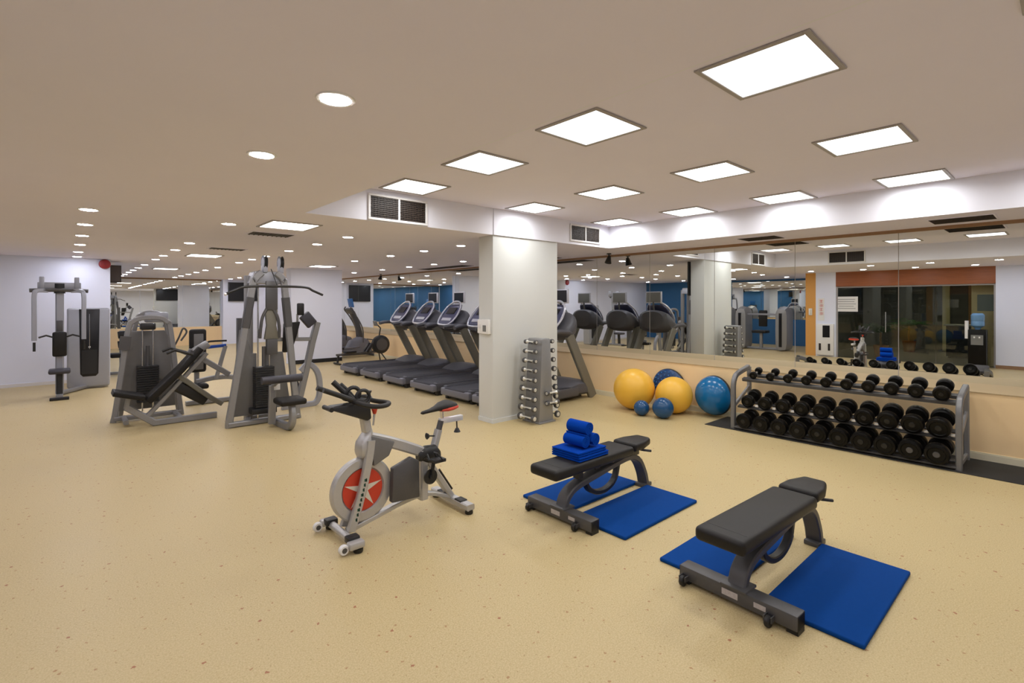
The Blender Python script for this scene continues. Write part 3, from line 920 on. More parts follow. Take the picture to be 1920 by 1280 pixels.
def wavy(w, l, z, t, seed):
    n = 8
    vs, fs = [], []
    rr = random.Random(seed * 3 + int(z * 1000))
    for top in (0, 1):
        for i in range(n + 1):
            for j in range(n + 1):
                x = -w / 2 + w * i / n
                y = -l / 2 + l * j / n
                e = 0.0025 * rr.random() if top else 0
                vs.append((x, y, z + (t if top else 0) - e * top))
    N = (n + 1) * (n + 1)
    q = lambda i, j, tp: tp * N + i * (n + 1) + j
    for i in range(n):
        for j in range(n):
            fs.append((q(i, j, 1), q(i + 1, j, 1), q(i + 1, j + 1, 1), q(i, j + 1, 1)))
            fs.append((q(i, j, 0), q(i, j + 1, 0), q(i + 1, j + 1, 0), q(i + 1, j, 0)))
    for i in range(n):
        fs.append((q(i, 0, 0), q(i + 1, 0, 0), q(i + 1, 0, 1), q(i, 0, 1)))
        fs.append((q(i + 1, n, 0), q(i, n, 0), q(i, n, 1), q(i + 1, n, 1)))
        fs.append((q(0, i + 1, 0), q(0, i, 0), q(0, i, 1), q(0, i + 1, 1)))
        fs.append((q(n, i, 0), q(n, i + 1, 0), q(n, i + 1, 1), q(n, i, 1)))
    return vs, fs


folded('flat folded blue towel at the bottom of the stack on the bench', 0.0, 0.37, 0.305, 0.01, 0)
folded('flat folded blue towel just under the rolled towels', 0.037, 0.35, 0.295, 0.0, 0.005)


def roll(label, x, z, dy, r=0.057, l=0.21, tw=0.0):
    out, inn = [], []
    turns, n = 3.2, 60
    for i in range(n + 1):
        f = i / n
        a = 2 * PI * turns * f + tw
        rr = 0.008 + (r - 0.008) * f
        th = (r - 0.008) / turns * 0.86
        out.append((rr * math.cos(a), rr * math.sin(a)))
        ri = max(0.001, rr - th)
        inn.append((ri * math.cos(a), ri * math.sin(a)))
    vs, fs = [], []
    for yy in (-l / 2, l / 2):
        vs += [(p[0], yy, p[1]) for p in out] + [(p[0], yy, p[1]) for p in inn]
    N = n + 1
    for i in range(n):
        fs += [(i, i + 1, N + i + 1, N + i), (2 * N + i, 3 * N + i, 3 * N + i + 1, 2 * N + i + 1)]
        fs += [(i, 2 * N + i, 2 * N + i + 1, i + 1), (N + i, N + i + 1, 3 * N + i + 1, 3 * N + i)]
    fs += [(0, N, 3 * N, 2 * N), (n, 2 * N + n, 3 * N + n, N + n)]
    o = MB().add(vs, fs).build('rolled_towel', 'towel_blue', angle=50)
    o.location = (TX + x, TY + dy, TZ + z)
    return tag(o, label, 'towel', GT)


roll('rolled blue towel lying left on the folded towels', -0.044, 0.0735 + 0.058, 0.0, tw=0.4)
roll('rolled blue towel lying right on the folded towels', 0.072, 0.0735 + 0.058, -0.01, tw=2.0)
roll('rolled blue towel on top of the two others', 0.012, 0.0735 + 0.058 + 0.099, 0.005, tw=3.3)

# ------------------------------------------------------------------ dumbbell rack
slab('floor_mat', 'long black rubber mat under the dumbbell rack', 'mat', 6.77, 7.48, -1.6, 3.50, 0, 0.008, 'rubber_mat', 0.002)
rk = thing('dumbbell_rack', 'three tier grey steel dumbbell rack in front of the mirror', 'rack', (7.1, 1.96, 0.008))
for s in (-1, 1):
    y = s * 1.165
    fr = MB().bar(P3(catmull([(-0.25, 0.0), (-0.25, 0.25), (-0.25, 0.55), (-0.215, 0.67), (-0.12, 0.735), (0.22, 0.80)], 5), y), 0.065, 0.055, up=(0, 1, 0)).build('end_upright', 'rack_grey', rk)
    MB().bar([(0.285, y, 0.0), (0.245, y, 0.80)], 0.055, 0.05, up=(0, 1, 0)).build('rear_leg', 'steel_grey', rk)
    MB().bar([(-0.24, y, 0.30), (0.26, y, 0.52)], 0.05, 0.03, up=(0, 1, 0)).bar([(-0.25, y, 0.05), (0.28, y, 0.05)], 0.05, 0.03, up=(0, 1, 0)).build('end_brace', 'steel_grey', rk)
TIERS = [(0.10, 0.692, 'top'), (-0.04, 0.325, 'middle'), (-0.165, 0.048, 'bottom')]
TILTS = {'top': 0.27, 'middle': 0.25, 'bottom': 0.12}
for x, z, nm in TIERS:
    TILT = TILTS[nm]
    for dx in (-0.085, 0.085):
        sh = MB()
        sh.box((x + dx - 0.034, -1.15, z - (0.024 if nm != 'top' else 0.042) + dx * TILT), (x + dx + 0.034, 1.15, z + dx * TILT), rot=(0, -math.atan(TILT), 0))
        so = sh.build('shelf_rail', 'gun_grey', rk, bevel=0.004, seg=1)
    if nm == 'middle':
        for k in range(10):
            yy = 1.0 - 0.222 * k - 0.111
            MB().box((x - 0.135, yy - 0.022, z - 0.01), (x - 0.10, yy + 0.022, z + 0.018)).build('rail_glint', 'bright_alu', so, bevel=0.006)  # bright blocks standing in for glints on the rail between dumbbell heads


def make_dumbbell(r, L, ht, hm='black_gloss', cm='gun_grey', handle='chrome', hr=0.016, n=24, cap=0.30, collar=False):
    """axis along x, centre at the origin"""
    o = bpy.data.objects.new('dumbbell', None)
    COL.objects.link(o)
    o.empty_display_size = 0.05
    MB().cyl((-L / 2 + ht, 0, 0), (L / 2 - ht, 0, 0), hr, 10).build('handle', handle, o)
    for s in (-1, 1):
        a, b = s * (L / 2 - ht), s * L / 2
        c = (b - a) * 0.12
        h = MB().lathe([(0.0, a), (r * 0.82, a), (r * 0.97, a + c), (r, a + 2 * c), (r, b - 2 * c), (r * 0.93, b - c * 0.5), (r * 0.72, b), (r * 0.66, b - c * 0.7), (0.0, b - c * 0.7)], (0, 0, 0), 'x', n).build('head', hm, o)
        MB().lathe([(0.0, b - c * 0.7), (r * cap, b - c * 0.7), (r * cap * 0.87, b), (r * cap * 0.4, b + c * 0.1), (0.0, b - c * 0.3)], (0, 0, 0), 'x', 14).build('end_cap', cm, h)
        if collar:
            MB().lathe([(0.0, a - s * 0.03), (hr * 1.2, a - s * 0.03), (r * 0.8, a - s * 0.002), (0.0, a)], (0, 0, 0), 'x', n).build('collar', cm, h)
    return o


SIDE = ['leftmost'] + [ORD[k] + ' from the left' for k in range(1, 9)] + ['rightmost']
for ti, (x, z, nm) in enumerate(TIERS):
    TILT = TILTS[nm]
    for k in range(10):
        f = k / 9
        r = [0.048 + 0.03 * f, 0.083 + 0.024 * f, 0.098 + 0.0118 * f][ti]
        L = [0.24 + 0.07 * f, 0.31 + 0.04 * f, 0.33 + 0.03 * f][ti]
        ht = [0.06 + 0.025 * f, 0.085 + 0.015 * f, 0.095 + 0.015 * f][ti]
        d = make_dumbbell(r, L, ht, cm='black_rubber' if k < 8 or ti < 2 else 'gun_grey')
        d.location = (7.1 + x - r * TILT * 0.96, 1.96 + 1.0 - 0.222 * k, 0.008 + z + r * math.cos(math.atan(TILT)) + 0.003)
        d.rotation_euler = (0, -math.atan(TILT), 0)
        tag(d, 'black round headed dumbbell on the %s tier of the rack, %s' % (nm, SIDE[k]), 'dumbbell', 'black dumbbells on the rack')

# ------------------------------------------------------------------ small dumbbell tower
tw = thing('dumbbell_tower', 'grey tapered tower stand for small dumbbells before the pillar', 'rack', (5.17, 5.215, 0))
MB().prism([(-0.145, 0.02), (0.145, 0.02), (0.082, 1.19), (0.065, 1.21), (-0.065, 1.21), (-0.082, 1.19)], -0.15, 0.15).build('body', 'steel_grey', tw, bevel=0.006)
MB().box((-0.165, -0.18, 0), (0.165, 0.18, 0.022)).build('base_plate', 'steel_grey', tw, bevel=0.004)
ARM = MB()
lev = []
for k in range(9):
    z = 0.085 + 0.134 * k
    hw = 0.145 - 0.063 * z / 1.19
    rr = 0.050 - 0.0022 * k
    L = 0.325 - 0.010 * k
    for s in (-1, 1):
        x = s * (hw + rr + 0.05)
        MB().box((s * (hw - 0.005), -0.026, z - 0.024), (x + s * 0.012, -0.012, z - 0.010)).box((s * (hw - 0.005), 0.012, z - 0.024), (x + s * 0.012, 0.026, z - 0.010)).box((x + s * 0.016, -0.026, z - 0.024), (x + s * 0.021, 0.026, z + 0.004)).build('cradle', 'gun_grey', tw)
        d = make_dumbbell(rr, L, 0.045, 'gun_grey', 'db_chrome', 'db_chrome', 0.0135, 16, 0.62, True)
        # chrome caps nearly as wide as the head
        d.rotation_euler = (0, 0, PI / 2)
        d.location = (5.17 + x, 5.215, z + 0.0045)
        lev.append(d)
        tag(d, 'small chrome and black dumbbell on the %s side of the tower, %s from the floor' % ('left' if s < 0 else 'right', ORD[k]), 'dumbbell', 'small dumbbells on the tower')
for k, z in ((1, 0.262), (2, 0.405)):
    for px in (0.045, 0.105):
        MB().box((px - 0.01, -0.22, z - 0.004), (px + 0.01, -0.145, z + 0.010)).build('front_peg', 'gun_grey', tw)
    d = make_dumbbell(0.036, 0.25, 0.045, 'gun_grey', 'db_chrome', 'db_chrome', 0.0135, 16, 0.62, True)
    d.location = (5.17 + 0.075, 5.215 - 0.20, z + 0.026)
    tag(d, 'small dumbbell hung across the front of the tower, %s of two' % ('lower' if k == 1 else 'upper'), 'dumbbell', 'small dumbbells on the tower')

# ------------------------------------------------------------------ balls


def ball(name, label, x, y, r, m, rings=0):
    mb = MB()
    prof = []
    n = 40
    for i in range(n + 1):
        a = -PI / 2 + PI * i / n
        rr = r * (1 - (0.006 if rings and i % 2 and 4 < i < n - 4 else 0))
        prof.append((max(0.0, rr * math.cos(a)), rr * math.sin(a)))
    prof[0] = (0, -r)
    prof[-1] = (0, r)
    o = thing(name, label, 'ball', (x, y, r))
    mb.lathe(prof, n=48).build('shell', m, o, angle=60)
    v = MB().cyl((0, 0, -0.004), (0, 0, 0.004), 0.013).build('valve_plug', 'white_plastic', o)
    v.location = (r * 0.55, r * 0.5, r * 0.67)
    v.rotation_euler = (0.6, 0.7, 0)
    return o


ball('exercise_ball', 'large yellow exercise ball on the left of the group', 6.9, 4.77, 0.328, 'ball_yellow', 1)
ball('exercise_ball', 'smaller yellow exercise ball on the right, before the spotted blue disc', 7.11, 4.18, 0.283, 'ball_yellow', 1)
ball('medicine_ball', 'smallest dark blue ball in front of the large yellow ball', 6.59, 4.42, 0.117, 'ball_navy')
ball('medicine_ball', 'middling dark blue ball in front of the smaller yellow ball', 6.67, 4.10, 0.155, 'ball_navy')


def dome(name, label, y, R, h, zc, m, dots, dx=0.0, rz=0.0):
    o = thing(name, label, 'balance trainer', (XW - 0.014 - dx, y, 0), rz)
    MB().lathe([(0.0, 0.0), (R - 0.02, 0.0), (R, -0.012), (R, -0.035), (R - 0.015, -0.045), (0.0, -0.045)], (0, 0, zc), 'x', 48).build('platform', 'black_rubber', o)
    prof = []
    n = 18
    for i in range(n + 1):
        a = PI / 2 * i / n
        prof.append(((R - 0.006) * math.cos(a), -0.045 - h * math.sin(a)))
    prof[-1] = (0, -0.045 - h)
    dm = MB().lathe(prof, (0, 0, zc), 'x', 48).build('dome', m, o, angle=60)
    if dots:
        for ring, cnt in ((0.86, 22), (0.68, 18), (0.5, 14), (0.3, 9)):
            for i in range(cnt):
                a = 2 * PI * i / cnt + ring
                rr = (R - 0.006) * ring
                hh = h * math.sqrt(1 - ring * ring)
                MB().sphere((-0.045 - hh, rr * math.cos(a), zc + rr * math.sin(a)), 0.012, 8, 6).build('nub', 'blue_screen', dm)
    return o


dome('balance_dome', 'glossy blue half ball balance trainer leaning on the low wall by the rack', 3.65, 0.30, 0.24, 0.318, 'dome_blue', False, 0.075, -0.22)
dome('balance_disc', 'dark blue balance disc with nubs behind the yellow balls', 4.475, 0.30, 0.07, 0.335, 'dome_dark', True)
# ------------------------------------------------------------------ treadmills (rear edge at local x = 0, front towards +x)
def make_treadmill(label, loc):
    t = thing('treadmill', label, 'treadmill', loc, 0, 'treadmills facing the mirror')
    bp = MB().box((0.0, -0.42, 0.075), (0.10, 0.42, 0.205)).build('rear_bumper', 'tread_light', t, bevel=0.025, seg=3)
    MB().box((0.005, -0.30, 0.175), (0.11, 0.30, 0.212)).build('belt_end', 'belt_black', t, bevel=0.012)
    for s in (-1, 1):
        MB().box((0.06, s * 0.31, 0.08), (1.75, s * 0.42, 0.235)).build('side_rail', 'tread_grey', t, bevel=0.02, seg=2)
        MB().box((0.12, s * 0.325, 0.235), (1.55, s * 0.40, 0.241)).build('foot_strip', 'belt_black', t)
        MB().box((0.10, s * 0.33, 0.0), (0.22, s * 0.41, 0.085)).build('rear_foot', 'black_rubber', t, bevel=0.008)
    MB().box((0.05, -0.305, 0.17), (1.70, 0.305, 0.213)).build('belt', 'belt_black', t)
    MB().box((0.10, -0.30, 0.03), (1.95, 0.30, 0.16)).build('frame', 'black_plastic', t)
    cv = MB()
    loft(cv, [(1.42, 0.30, 0.17, 0.225, 0), (1.52, 0.38, 0.10, 0.27, 0), (1.75, 0.42, 0.06, 0.345, 0), (1.98, 0.415, 0.05, 0.335, 0), (2.10, 0.38, 0.05, 0.25, 0), (2.15, 0.30, 0.06, 0.16, 0)], 20, 4.0)
    cv.build('motor_cover', 'tread_grey', t)
    for s in (-1, 1):
        MB().bar([(2.17, s * 0.375, 0.02), (2.13, s * 0.375, 0.10), (1.53, s * 0.375, 1.16)], 0.185, 0.075, up=(0, 1, 0)).build('upright', 'olive_grey', t)
        MB().tube(catmull([(1.66, s * 0.36, 1.17), (1.45, s * 0.40, 1.215), (1.20, s * 0.395, 1.225), (1.03, s * 0.36, 1.20)], 5), 0.042, 10, scales=None).build('handrail', 'tread_grey', t)
    hood = MB()
    loft(hood, [(1.33, 0.30, 1.15, 1.22, 0), (1.42, 0.41, 1.10, 1.31, 0), (1.56, 0.43, 1.05, 1.45, 0), (1.66, 0.42, 1.05, 1.54, 0), (1.74, 0.38, 1.08, 1.56, 0), (1.80, 0.28, 1.14, 1.53, 0)], 22, 2.6)
    hd = hood.build('console_hood', 'tread_grey', t)
    # sloping control face with its silver loop
    fm = MB()
    fm.sweep([(1.31, 0, 1.255), (1.44, 0, 1.43), (1.58, 0, 1.60), (1.65, 0, 1.68)], [(-0.02, -0.27), (0.02, -0.27), (0.02, 0.27), (-0.02, 0.27)], up=(0, 1, 0), scales=[1, 1, 0.92, 0.7])
    fm.build('control_face', 'console_blue', t, bevel=0.01)
    lp_ = [(1.25, 0.0, 1.235), (1.27, 0.22, 1.26), (1.40, 0.305, 1.42), (1.55, 0.26, 1.62), (1.63, 0.13, 1.73), (1.65, 0.0, 1.755), (1.63, -0.13, 1.73), (1.55, -0.26, 1.62), (1.40, -0.305, 1.42), (1.27, -0.22, 1.26), (1.25, 0.0, 1.235)]
    MB().tube(catmull(lp_, 4)[:-1], 0.02, 8, closed=True).build('loop_handle', 'loop_silver', t)
    dsp = MB().bar([(1.445, 0, 1.475), (1.55, 0, 1.61)], 0.02, 0.30, up=(0, 1, 0))
    dsp.build('display', 'screen_black', t)
    MB().bar([(1.325, 0, 1.325), (1.365, 0, 1.385)], 0.018, 0.34, up=(0, 1, 0)).build('key_pad', 'loop_silver', t)
    MB().tube([(1.70, 0, 1.50), (1.735, 0, 1.66), (1.72, 0, 1.75)], 0.022, 8).build('screen_post', 'gun_grey', t)
    sc_ = MB().box((1.69, -0.20, 1.715), (1.735, 0.20, 1.975)).build('screen_case', 'loop_silver', t, bevel=0.008)
    MB().box((1.6885, -0.178, 1.738), (1.691, 0.178, 1.952)).build('screen', 'screen_black', sc_)
    MB().box((1.733, -0.175, 1.735), (1.7365, 0.175, 1.955)).build('back_cover', 'screen_grey', sc_)
    return t


TY_ = [12.05, 10.93, 9.83, 8.70, 7.62, 6.69]
tm = None
for k, yl in enumerate(TY_):
    lb = ['dark grey treadmill farthest from the pillar', 'dark grey treadmill, second from the far end of the row', 'dark grey treadmill, third from the far end of the row',
          'dark grey treadmill, fourth from the far end of the row', 'dark grey treadmill left of the pillar, its console hidden', 'dark grey treadmill behind the pillar, showing on both sides of it'][k]
    if tm is None:
        tm = make_treadmill(lb, (5.05, yl - 0.42, 0))
    else:
        copy_tree(tm, (5.05, yl - 0.42, 0), 0, lb)


# ------------------------------------------------------------------ rowing machine and ellipticals at the far end
rw = thing('rowing_machine', 'black rowing machine with a round fan cage beyond the treadmills', 'rowing machine', (6.95, 13.65, 0))
cg = MB().lathe([(0.0, -0.09), (0.20, -0.09), (0.265, -0.06), (0.275, 0.0), (0.265, 0.06), (0.20, 0.09), (0.0, 0.09)], (0, 0, 0.50), 'y', 36).build('fan_cage', 'black_plastic', rw)
for s in (-1, 1):
    MB().lathe([(0.125, s * 0.091), (0.175, s * 0.091), (0.175, s * 0.098), (0.125, s * 0.098)], (0, 0, 0.50), 'y', 30).build('fan_ring', 'gun_grey', cg)
MB().bar([(-0.1, 0, 0.30), (-1.33, 0, 0.27)], 0.07, 0.06).build('monorail', 'gun_grey', rw)
MB().box((-1.10, -0.15, 0.31), (-0.80, 0.15, 0.37)).build('seat', 'black_vinyl', rw, bevel=0.02)
for s in (-1, 1):
    MB().box((-0.42, s * 0.09 - 0.05, 0.28), (-0.36, s * 0.09 + 0.05, 0.58), rot=(0, 0.6, 0)).build('foot_plate', 'black_plastic', rw, bevel=0.008)
    MB().bar([(-0.05, s * 0.03, 0.32), (0.10, s * 0.22, 0.02)], 0.03, 0.03).build('front_leg', 'black_plastic', rw)
MB().bar([(-1.30, -0.22, 0.03), (-1.30, 0.22, 0.03)], 0.05, 0.05).bar([(-1.30, 0, 0.03), (-1.27, 0, 0.27)], 0.05, 0.05).build('rear_leg', 'black_plastic', rw)
MB().tube([(-0.05, 0, 0.72), (0.0, 0, 0.98), (-0.12, 0, 1.10)], 0.018, 8).build('monitor_arm', 'black_plastic', rw)
MB().box((-0.19, -0.09, 1.05), (-0.14, 0.09, 1.20), rot=(0, -0.3, 0)).build('monitor', 'screen_grey', rw, bevel=0.01)
MB().cyl((-0.32, -0.22, 0.66), (-0.32, 0.22, 0.66), 0.015).build('pull_handle', 'black_rubber', rw)


def elliptical(label, loc, rz):
    e = thing('elliptical_trainer', label, 'elliptical', loc, rz, 'elliptical trainers at the far end')
    MB().bar([(-0.95, -0.3, 0.05), (-0.95, 0.3, 0.05)], 0.08, 0.07).bar([(0.75, -0.3, 0.05), (0.75, 0.3, 0.05)], 0.08, 0.07).bar([(-0.95, 0, 0.08), (0.75, 0, 0.08)], 0.12, 0.08).build('base_frame', 'tread_grey', e)
    loft(MB(), [(-0.1, 0.12, 0.1, 0.25, 0), (0.05, 0.17, 0.08, 0.52, 0), (0.35, 0.19, 0.08, 0.64, 0), (0.62, 0.17, 0.08, 0.55, 0), (0.78, 0.10, 0.1, 0.3, 0)], 16, 3.5).build('drive_cover', 'tread_light', e)
    MB().bar(P3(catmull([(0.42, 0.55), (0.32, 0.95), (0.18, 1.30), (0.12, 1.42)], 5)), 0.16, 0.15, up=(0, 1, 0)).build('tower', 'gun_grey', e)
    MB().box((0.0, -0.21, 1.38), (0.10, 0.21, 1.56), rot=(0, -0.55, 0)).build('console', 'gun_grey', e, bevel=0.02)
    sc_ = MB().box((0.06, -0.17, 1.58), (0.10, 0.17, 1.86), rot=(0, -0.2, 0)).build('screen_case', 'blue_screen', e, bevel=0.01)
    for s in (-1, 1):
        MB().tube(catmull([(0.40, s * 0.24, 0.45), (0.36, s * 0.26, 0.9), (0.16, s * 0.27, 1.28), (-0.02, s * 0.24, 1.50), (0.0, s * 0.20, 1.60)], 6), 0.02, 8).build('arm', 'gun_grey', e)
        MB().tube([(0.30, s * 0.18, 0.32), (-0.75, s * 0.2, 0.24)], 0.03, 8).build('pedal_link', 'tread_light', e)
        MB().box((-0.65, s * 0.2 - 0.08, 0.27), (-0.25, s * 0.2 + 0.08, 0.32)).build('pedal', 'black_rubber', e, bevel=0.012)
    return e


el = elliptical('dark elliptical trainer with a blue screen just past the far pillar', (7.35, 15.3, 0), 0)
el.location = (6.75, 15.45, 0)
copy_tree(el, (6.75, 16.75, 0), 0, 'second dark elliptical trainer with a blue screen, farther behind')

# ------------------------------------------------------------------ pec fly machine at the left wall
pf = thing('pec_fly_machine', 'silver pec fly machine with hanging arms against the left wall', 'gym machine', (-0.08, 12.35, 0))
MB().bar([(0, 0.16, 0.05), (0, 0.16, 2.0)], 0.12, 0.12).build('column', 'cab_silver', pf)
MB().bar([(0, -0.34, 0.05), (0, 0.30, 0.05)], 0.10, 0.06).bar([(0, 0.2, 0.05), (0.45, 1.0, 0.05)], 0.09, 0.06).build('base_beam', 'steel_grey', pf)
MB().box((-0.13, -0.42, 0.0), (0.13, -0.30, 0.045)).build('front_foot', 'black_rubber', pf, bevel=0.008)
MB().box((-0.30, 0.08, 1.98), (0.30, 0.20, 2.10)).build('top_crossbar', 'cab_silver', pf, bevel=0.012)
for s in (-1, 1):
    MB().box((s * 0.24 - 0.035, 0.06, 1.96), (s * 0.24 + 0.035, 0.20, 2.20)).build('top_bracket', 'cab_silver', pf, bevel=0.012)
    ar = MB().bar(catmull([(s * 0.16, 0.06, 1.945), (s * 0.30, 0.02, 1.94), (s * 0.335, -0.02, 1.86), (s * 0.335, -0.05, 1.5), (s * 0.335, -0.06, 1.05)], 6), 0.07, 0.06, up=(0, 1, 0)).build('swing_arm', 'cab_silver', pf)
    MB().cyl((s * 0.335, -0.06, 1.02), (s * 0.335, -0.06, 0.86), 0.02).build('grip', 'black_rubber', ar)
    MB().tube([(s * 0.10, 0.04, 1.10), (s * 0.18, 0.0, 1.135), (s * 0.28, -0.02, 1.10)], 0.015, 8).build('side_handle', 'black_rubber', pf)
MB().tube(catmull([(-0.40, 0.02, 1.945), (-0.2, 0.05, 1.955), (0, 0.06, 1.96), (0.2, 0.05, 1.955), (0.40, 0.02, 1.945)], 4), 0.035, 8).build('cam_bar', 'gun_grey', pf)
MB().lathe([(0.0, 1.9), (0.08, 1.9), (0.08, 2.08), (0.0, 2.08)], (0, 0.12, 0), 'z', 14).build('pivot', 'black_plastic', pf)
MB().box((-0.10, 0.02, 0.74), (0.10, 0.10, 1.19)).build('back_pad', 'black_vinyl', pf, bevel=0.03, seg=3)
MB().box((-0.045, 0.085, 1.20), (0.045, 0.10, 1.40)).build('instruction_plate', 'gun_grey', pf, bevel=0.003)
MB().box((-0.15, -0.30, 0.45), (0.15, 0.05, 0.53)).build('seat', 'purple_vinyl', pf, bevel=0.03, seg=3)
MB().bar([(0, -0.12, 0.08), (0, -0.10, 0.46)], 0.09, 0.09, up=(1, 0, 0)).build('seat_post', 'black_plastic', pf)
cb = MB().box((0.10, 0.82, 0.03), (0.76, 1.12, 1.62)).build('weight_cabinet', 'cab_silver', pf, bevel=0.04, seg=3)
MB().prism([(0.30 + 0.0, 0.30), (0.34, 0.25), (0.54, 0.25), (0.58, 0.30), (0.60, 1.60), (0.28, 1.60)], 0.815, 0.84).build('cabinet_window', 'screen_black', cb, bevel=0.004)
MB().box((0.32, 0.806, 0.30), (0.56, 0.816, 0.78)).build('weight_stack', 'black_plastic', cb)
MB().cyl((0.44, 0.80, 0.80), (0.44, 0.80, 1.50), 0.008).build('guide_rod', 'chrome', cb)
MB().cyl((0.44, 0.795, 0.84), (0.44, 0.815, 0.84), 0.018).build('selector_pin', 'bright_alu', cb)

# ------------------------------------------------------------------ leg press with tower
lg = thing('leg_press_machine', 'grey leg press with a tall tower and a sloping black back pad', 'gym machine', (0.95, 9.1, 0))
# tower frame and shroud (x relative to 0.95)
tf = MB()
tf.bar(P3(catmull([(-0.44, 0.0), (-0.40, 0.25), (-0.27, 1.30), (-0.21, 1.45), (-0.10, 1.50), (0.10, 1.50), (0.20, 1.44), (0.25, 1.30), (0.36, 0.25), (0.39, 0.0)], 6), 0.1), 0.07, 0.06, up=(0, 1, 0))
tf.bar([(-0.43, 0.1, 0.05), (0.39, 0.1, 0.05)], 0.08, 0.06)
tf.build('tower_frame', 'steel_grey', lg)
tb = MB().bar(P3(catmull([(-0.34, 0.0), (-0.30, 0.3), (-0.16, 1.36), (-0.06, 1.56), (0.16, 1.55), (0.24, 1.36), (0.36, 0.3), (0.40, 0.0)], 6), 0.42), 0.06, 0.06, up=(0, 1, 0)).build('rear_frame', 'steel_grey', lg)
MB().box((-0.05, 0.36, 1.42), (0.26, 0.44, 1.58)).build('pulley_plate', 'cab_silver', lg, bevel=0.03)
MB().prism([(-0.38, 0.12), (-0.27, 1.22), (-0.22, 1.30), (0.20, 1.30), (0.24, 1.22), (0.34, 0.12)], 0.30, 0.34).build('shroud', 'shroud_grey', lg, bevel=0.006)
ws = MB()
for i in range(16):
    ws.box((-0.16, 0.12, 0.24 + i * 0.034), (0.11, 0.26, 0.27 + i * 0.034))
ws.build('weight_stack', 'black_plastic', lg, bevel=0.003, seg=1)
for x in (-0.09, 0.04):
    MB().cyl((x, 0.19, 0.1), (x, 0.19, 1.36), 0.011).build('guide_rod', 'chrome', lg)
MB().cyl((-0.025, 0.19, 0.78), (-0.025, 0.19, 1.08), 0.024).build('selector_rod', 'gun_grey', lg)
MB().box((-0.12, 0.12, 1.32), (0.07, 0.26, 1.42)).build('top_pulley_block', 'black_plastic', lg, bevel=0.02)
MB().box((-0.37, 0.02, 1.04), (-0.24, 0.06, 1.24), rot=(0, 0.08, 0)).build('instruction_plate', 'gun_grey', lg)
# bench side (y = -0.5)
BY = -0.5
lf = MB().bar([(-0.33, BY, 0.30), (-0.02, BY, 0.045), (0.75, BY, 0.045)], 0.09, 0.06, up=(0, 1, 0)).bar([(-0.12, BY, 0.12), (0.62, BY, 0.98)], 0.06, 0.06, up=(0, 1, 0)).bar([(0.40, BY + 0.1, 1.02), (0.94, BY + 0.1, 0.62)], 0.08, 0.06, up=(0, 1, 0))
lf.build('sled_frame', 'steel_grey', lg)
MB().bar([(-0.32, BY + 0.15, 0.06), (-0.32, 0.1, 0.06)], 0.06, 0.06).bar([(0.3, BY, 0.05), (0.3, 0.1, 0.05)], 0.07, 0.06).build('cross_beam', 'steel_grey', lg)
MB().bar([(-0.10, BY, 0.36), (0.28, BY, 0.76), (0.53, BY, 1.06)], 0.09, 0.30, up=(0, 1, 0)).build('back_pad', 'black_vinyl', lg, bevel=0.02)
MB().bar([(-0.48, BY, 0.52), (-0.14, BY, 0.42)], 0.07, 0.34, up=(0, 1, 0)).build('seat', 'black_vinyl', lg, bevel=0.02)
MB().bar([(-0.33, BY, 0.28), (-0.30, BY, 0.45)], 0.06, 0.06, up=(0, 1, 0)).build('seat_post', 'steel_grey', lg)
ss = MB().bar([(0.22, BY - 0.02, 0.72), (0.66, BY - 0.02, 0.32), (0.82, BY - 0.02, 0.20)], 0.07, 0.06, up=(0, 1, 0)).build('lever_arm', 'olive_grey', lg)
MB().bar([(0.22, BY + 0.04, 0.55), (0.62, BY + 0.04, 0.27)], 0.16, 0.12, up=(0, 1, 0)).build('foot_plate', 'black_rubber', lg, bevel=0.02)
for s in (0, 1):
    MB().tube([(0.42 - 0.1 * s, BY - 0.17, 0.98), (0.2 - 0.06 * s, BY - 0.18, 1.06), (0.1, BY - 0.18, 1.02)], 0.018, 8).build('grip', 'black_rubber', lg) if s == 0 else MB().tube([(0.42, BY + 0.2, 0.98), (0.2, BY + 0.22, 1.06), (0.1, BY + 0.22, 1.02)], 0.018, 8).build('grip', 'black_rubber', lg)
MB().bar([(0.45, BY, 1.0), (0.64, BY, 1.12)], 0.11, 0.12, up=(0, 1, 0)).build('head_bracket', 'steel_grey', lg, bevel=0.02)

# ------------------------------------------------------------------ lat pulldown tower (centre x 2.2, front towards -y)
lt = thing('lat_pulldown_machine', 'tall grey lat pulldown tower with a long bar and double pulleys', 'gym machine', (2.2, 7.75, 0))
for s, path in ((-1, [(-0.52, 0.0), (-0.49, 0.25), (-0.24, 1.85), (-0.19, 2.06), (-0.10, 2.16)]), (1, [(0.40, 0.0), (0.37, 0.25), (0.22, 1.85), (0.19, 2.06), (0.10, 2.16)])):
    fo = MB().bar(P3(catmull(path, 6), 0.0), 0.09, 0.07, up=(0, 1, 0)).build('front_rail', 'steel_grey', lt)
    q = [(path[1][0] + (path[2][0] - path[1][0]) * f, path[1][1] + (path[2][1] - path[1][1]) * f) for f in (0.70, 0.97)]
    MB().bar(P3(q, 0.0), 0.105, 0.085, up=(0, 1, 0)).build('rail_sleeve', 'gun_grey', fo)
MB().bar([(-0.20, 0.30, 0.0), (-0.20, 0.30, 2.12)], 0.13, 0.10, up=(1, 0, 0)).bar([(0.12, 0.34, 0.0), (0.12, 0.34, 2.12)], 0.09, 0.09, up=(1, 0, 0)).build('rear_column', 'steel_grey', lt)
MB().prism([(-0.24, 2.0), (0.24, 2.0), (0.18, 2.18), (-0.18, 2.18)], 0.02, 0.32).build('head_box', 'cab_silver', lt, bevel=0.02)
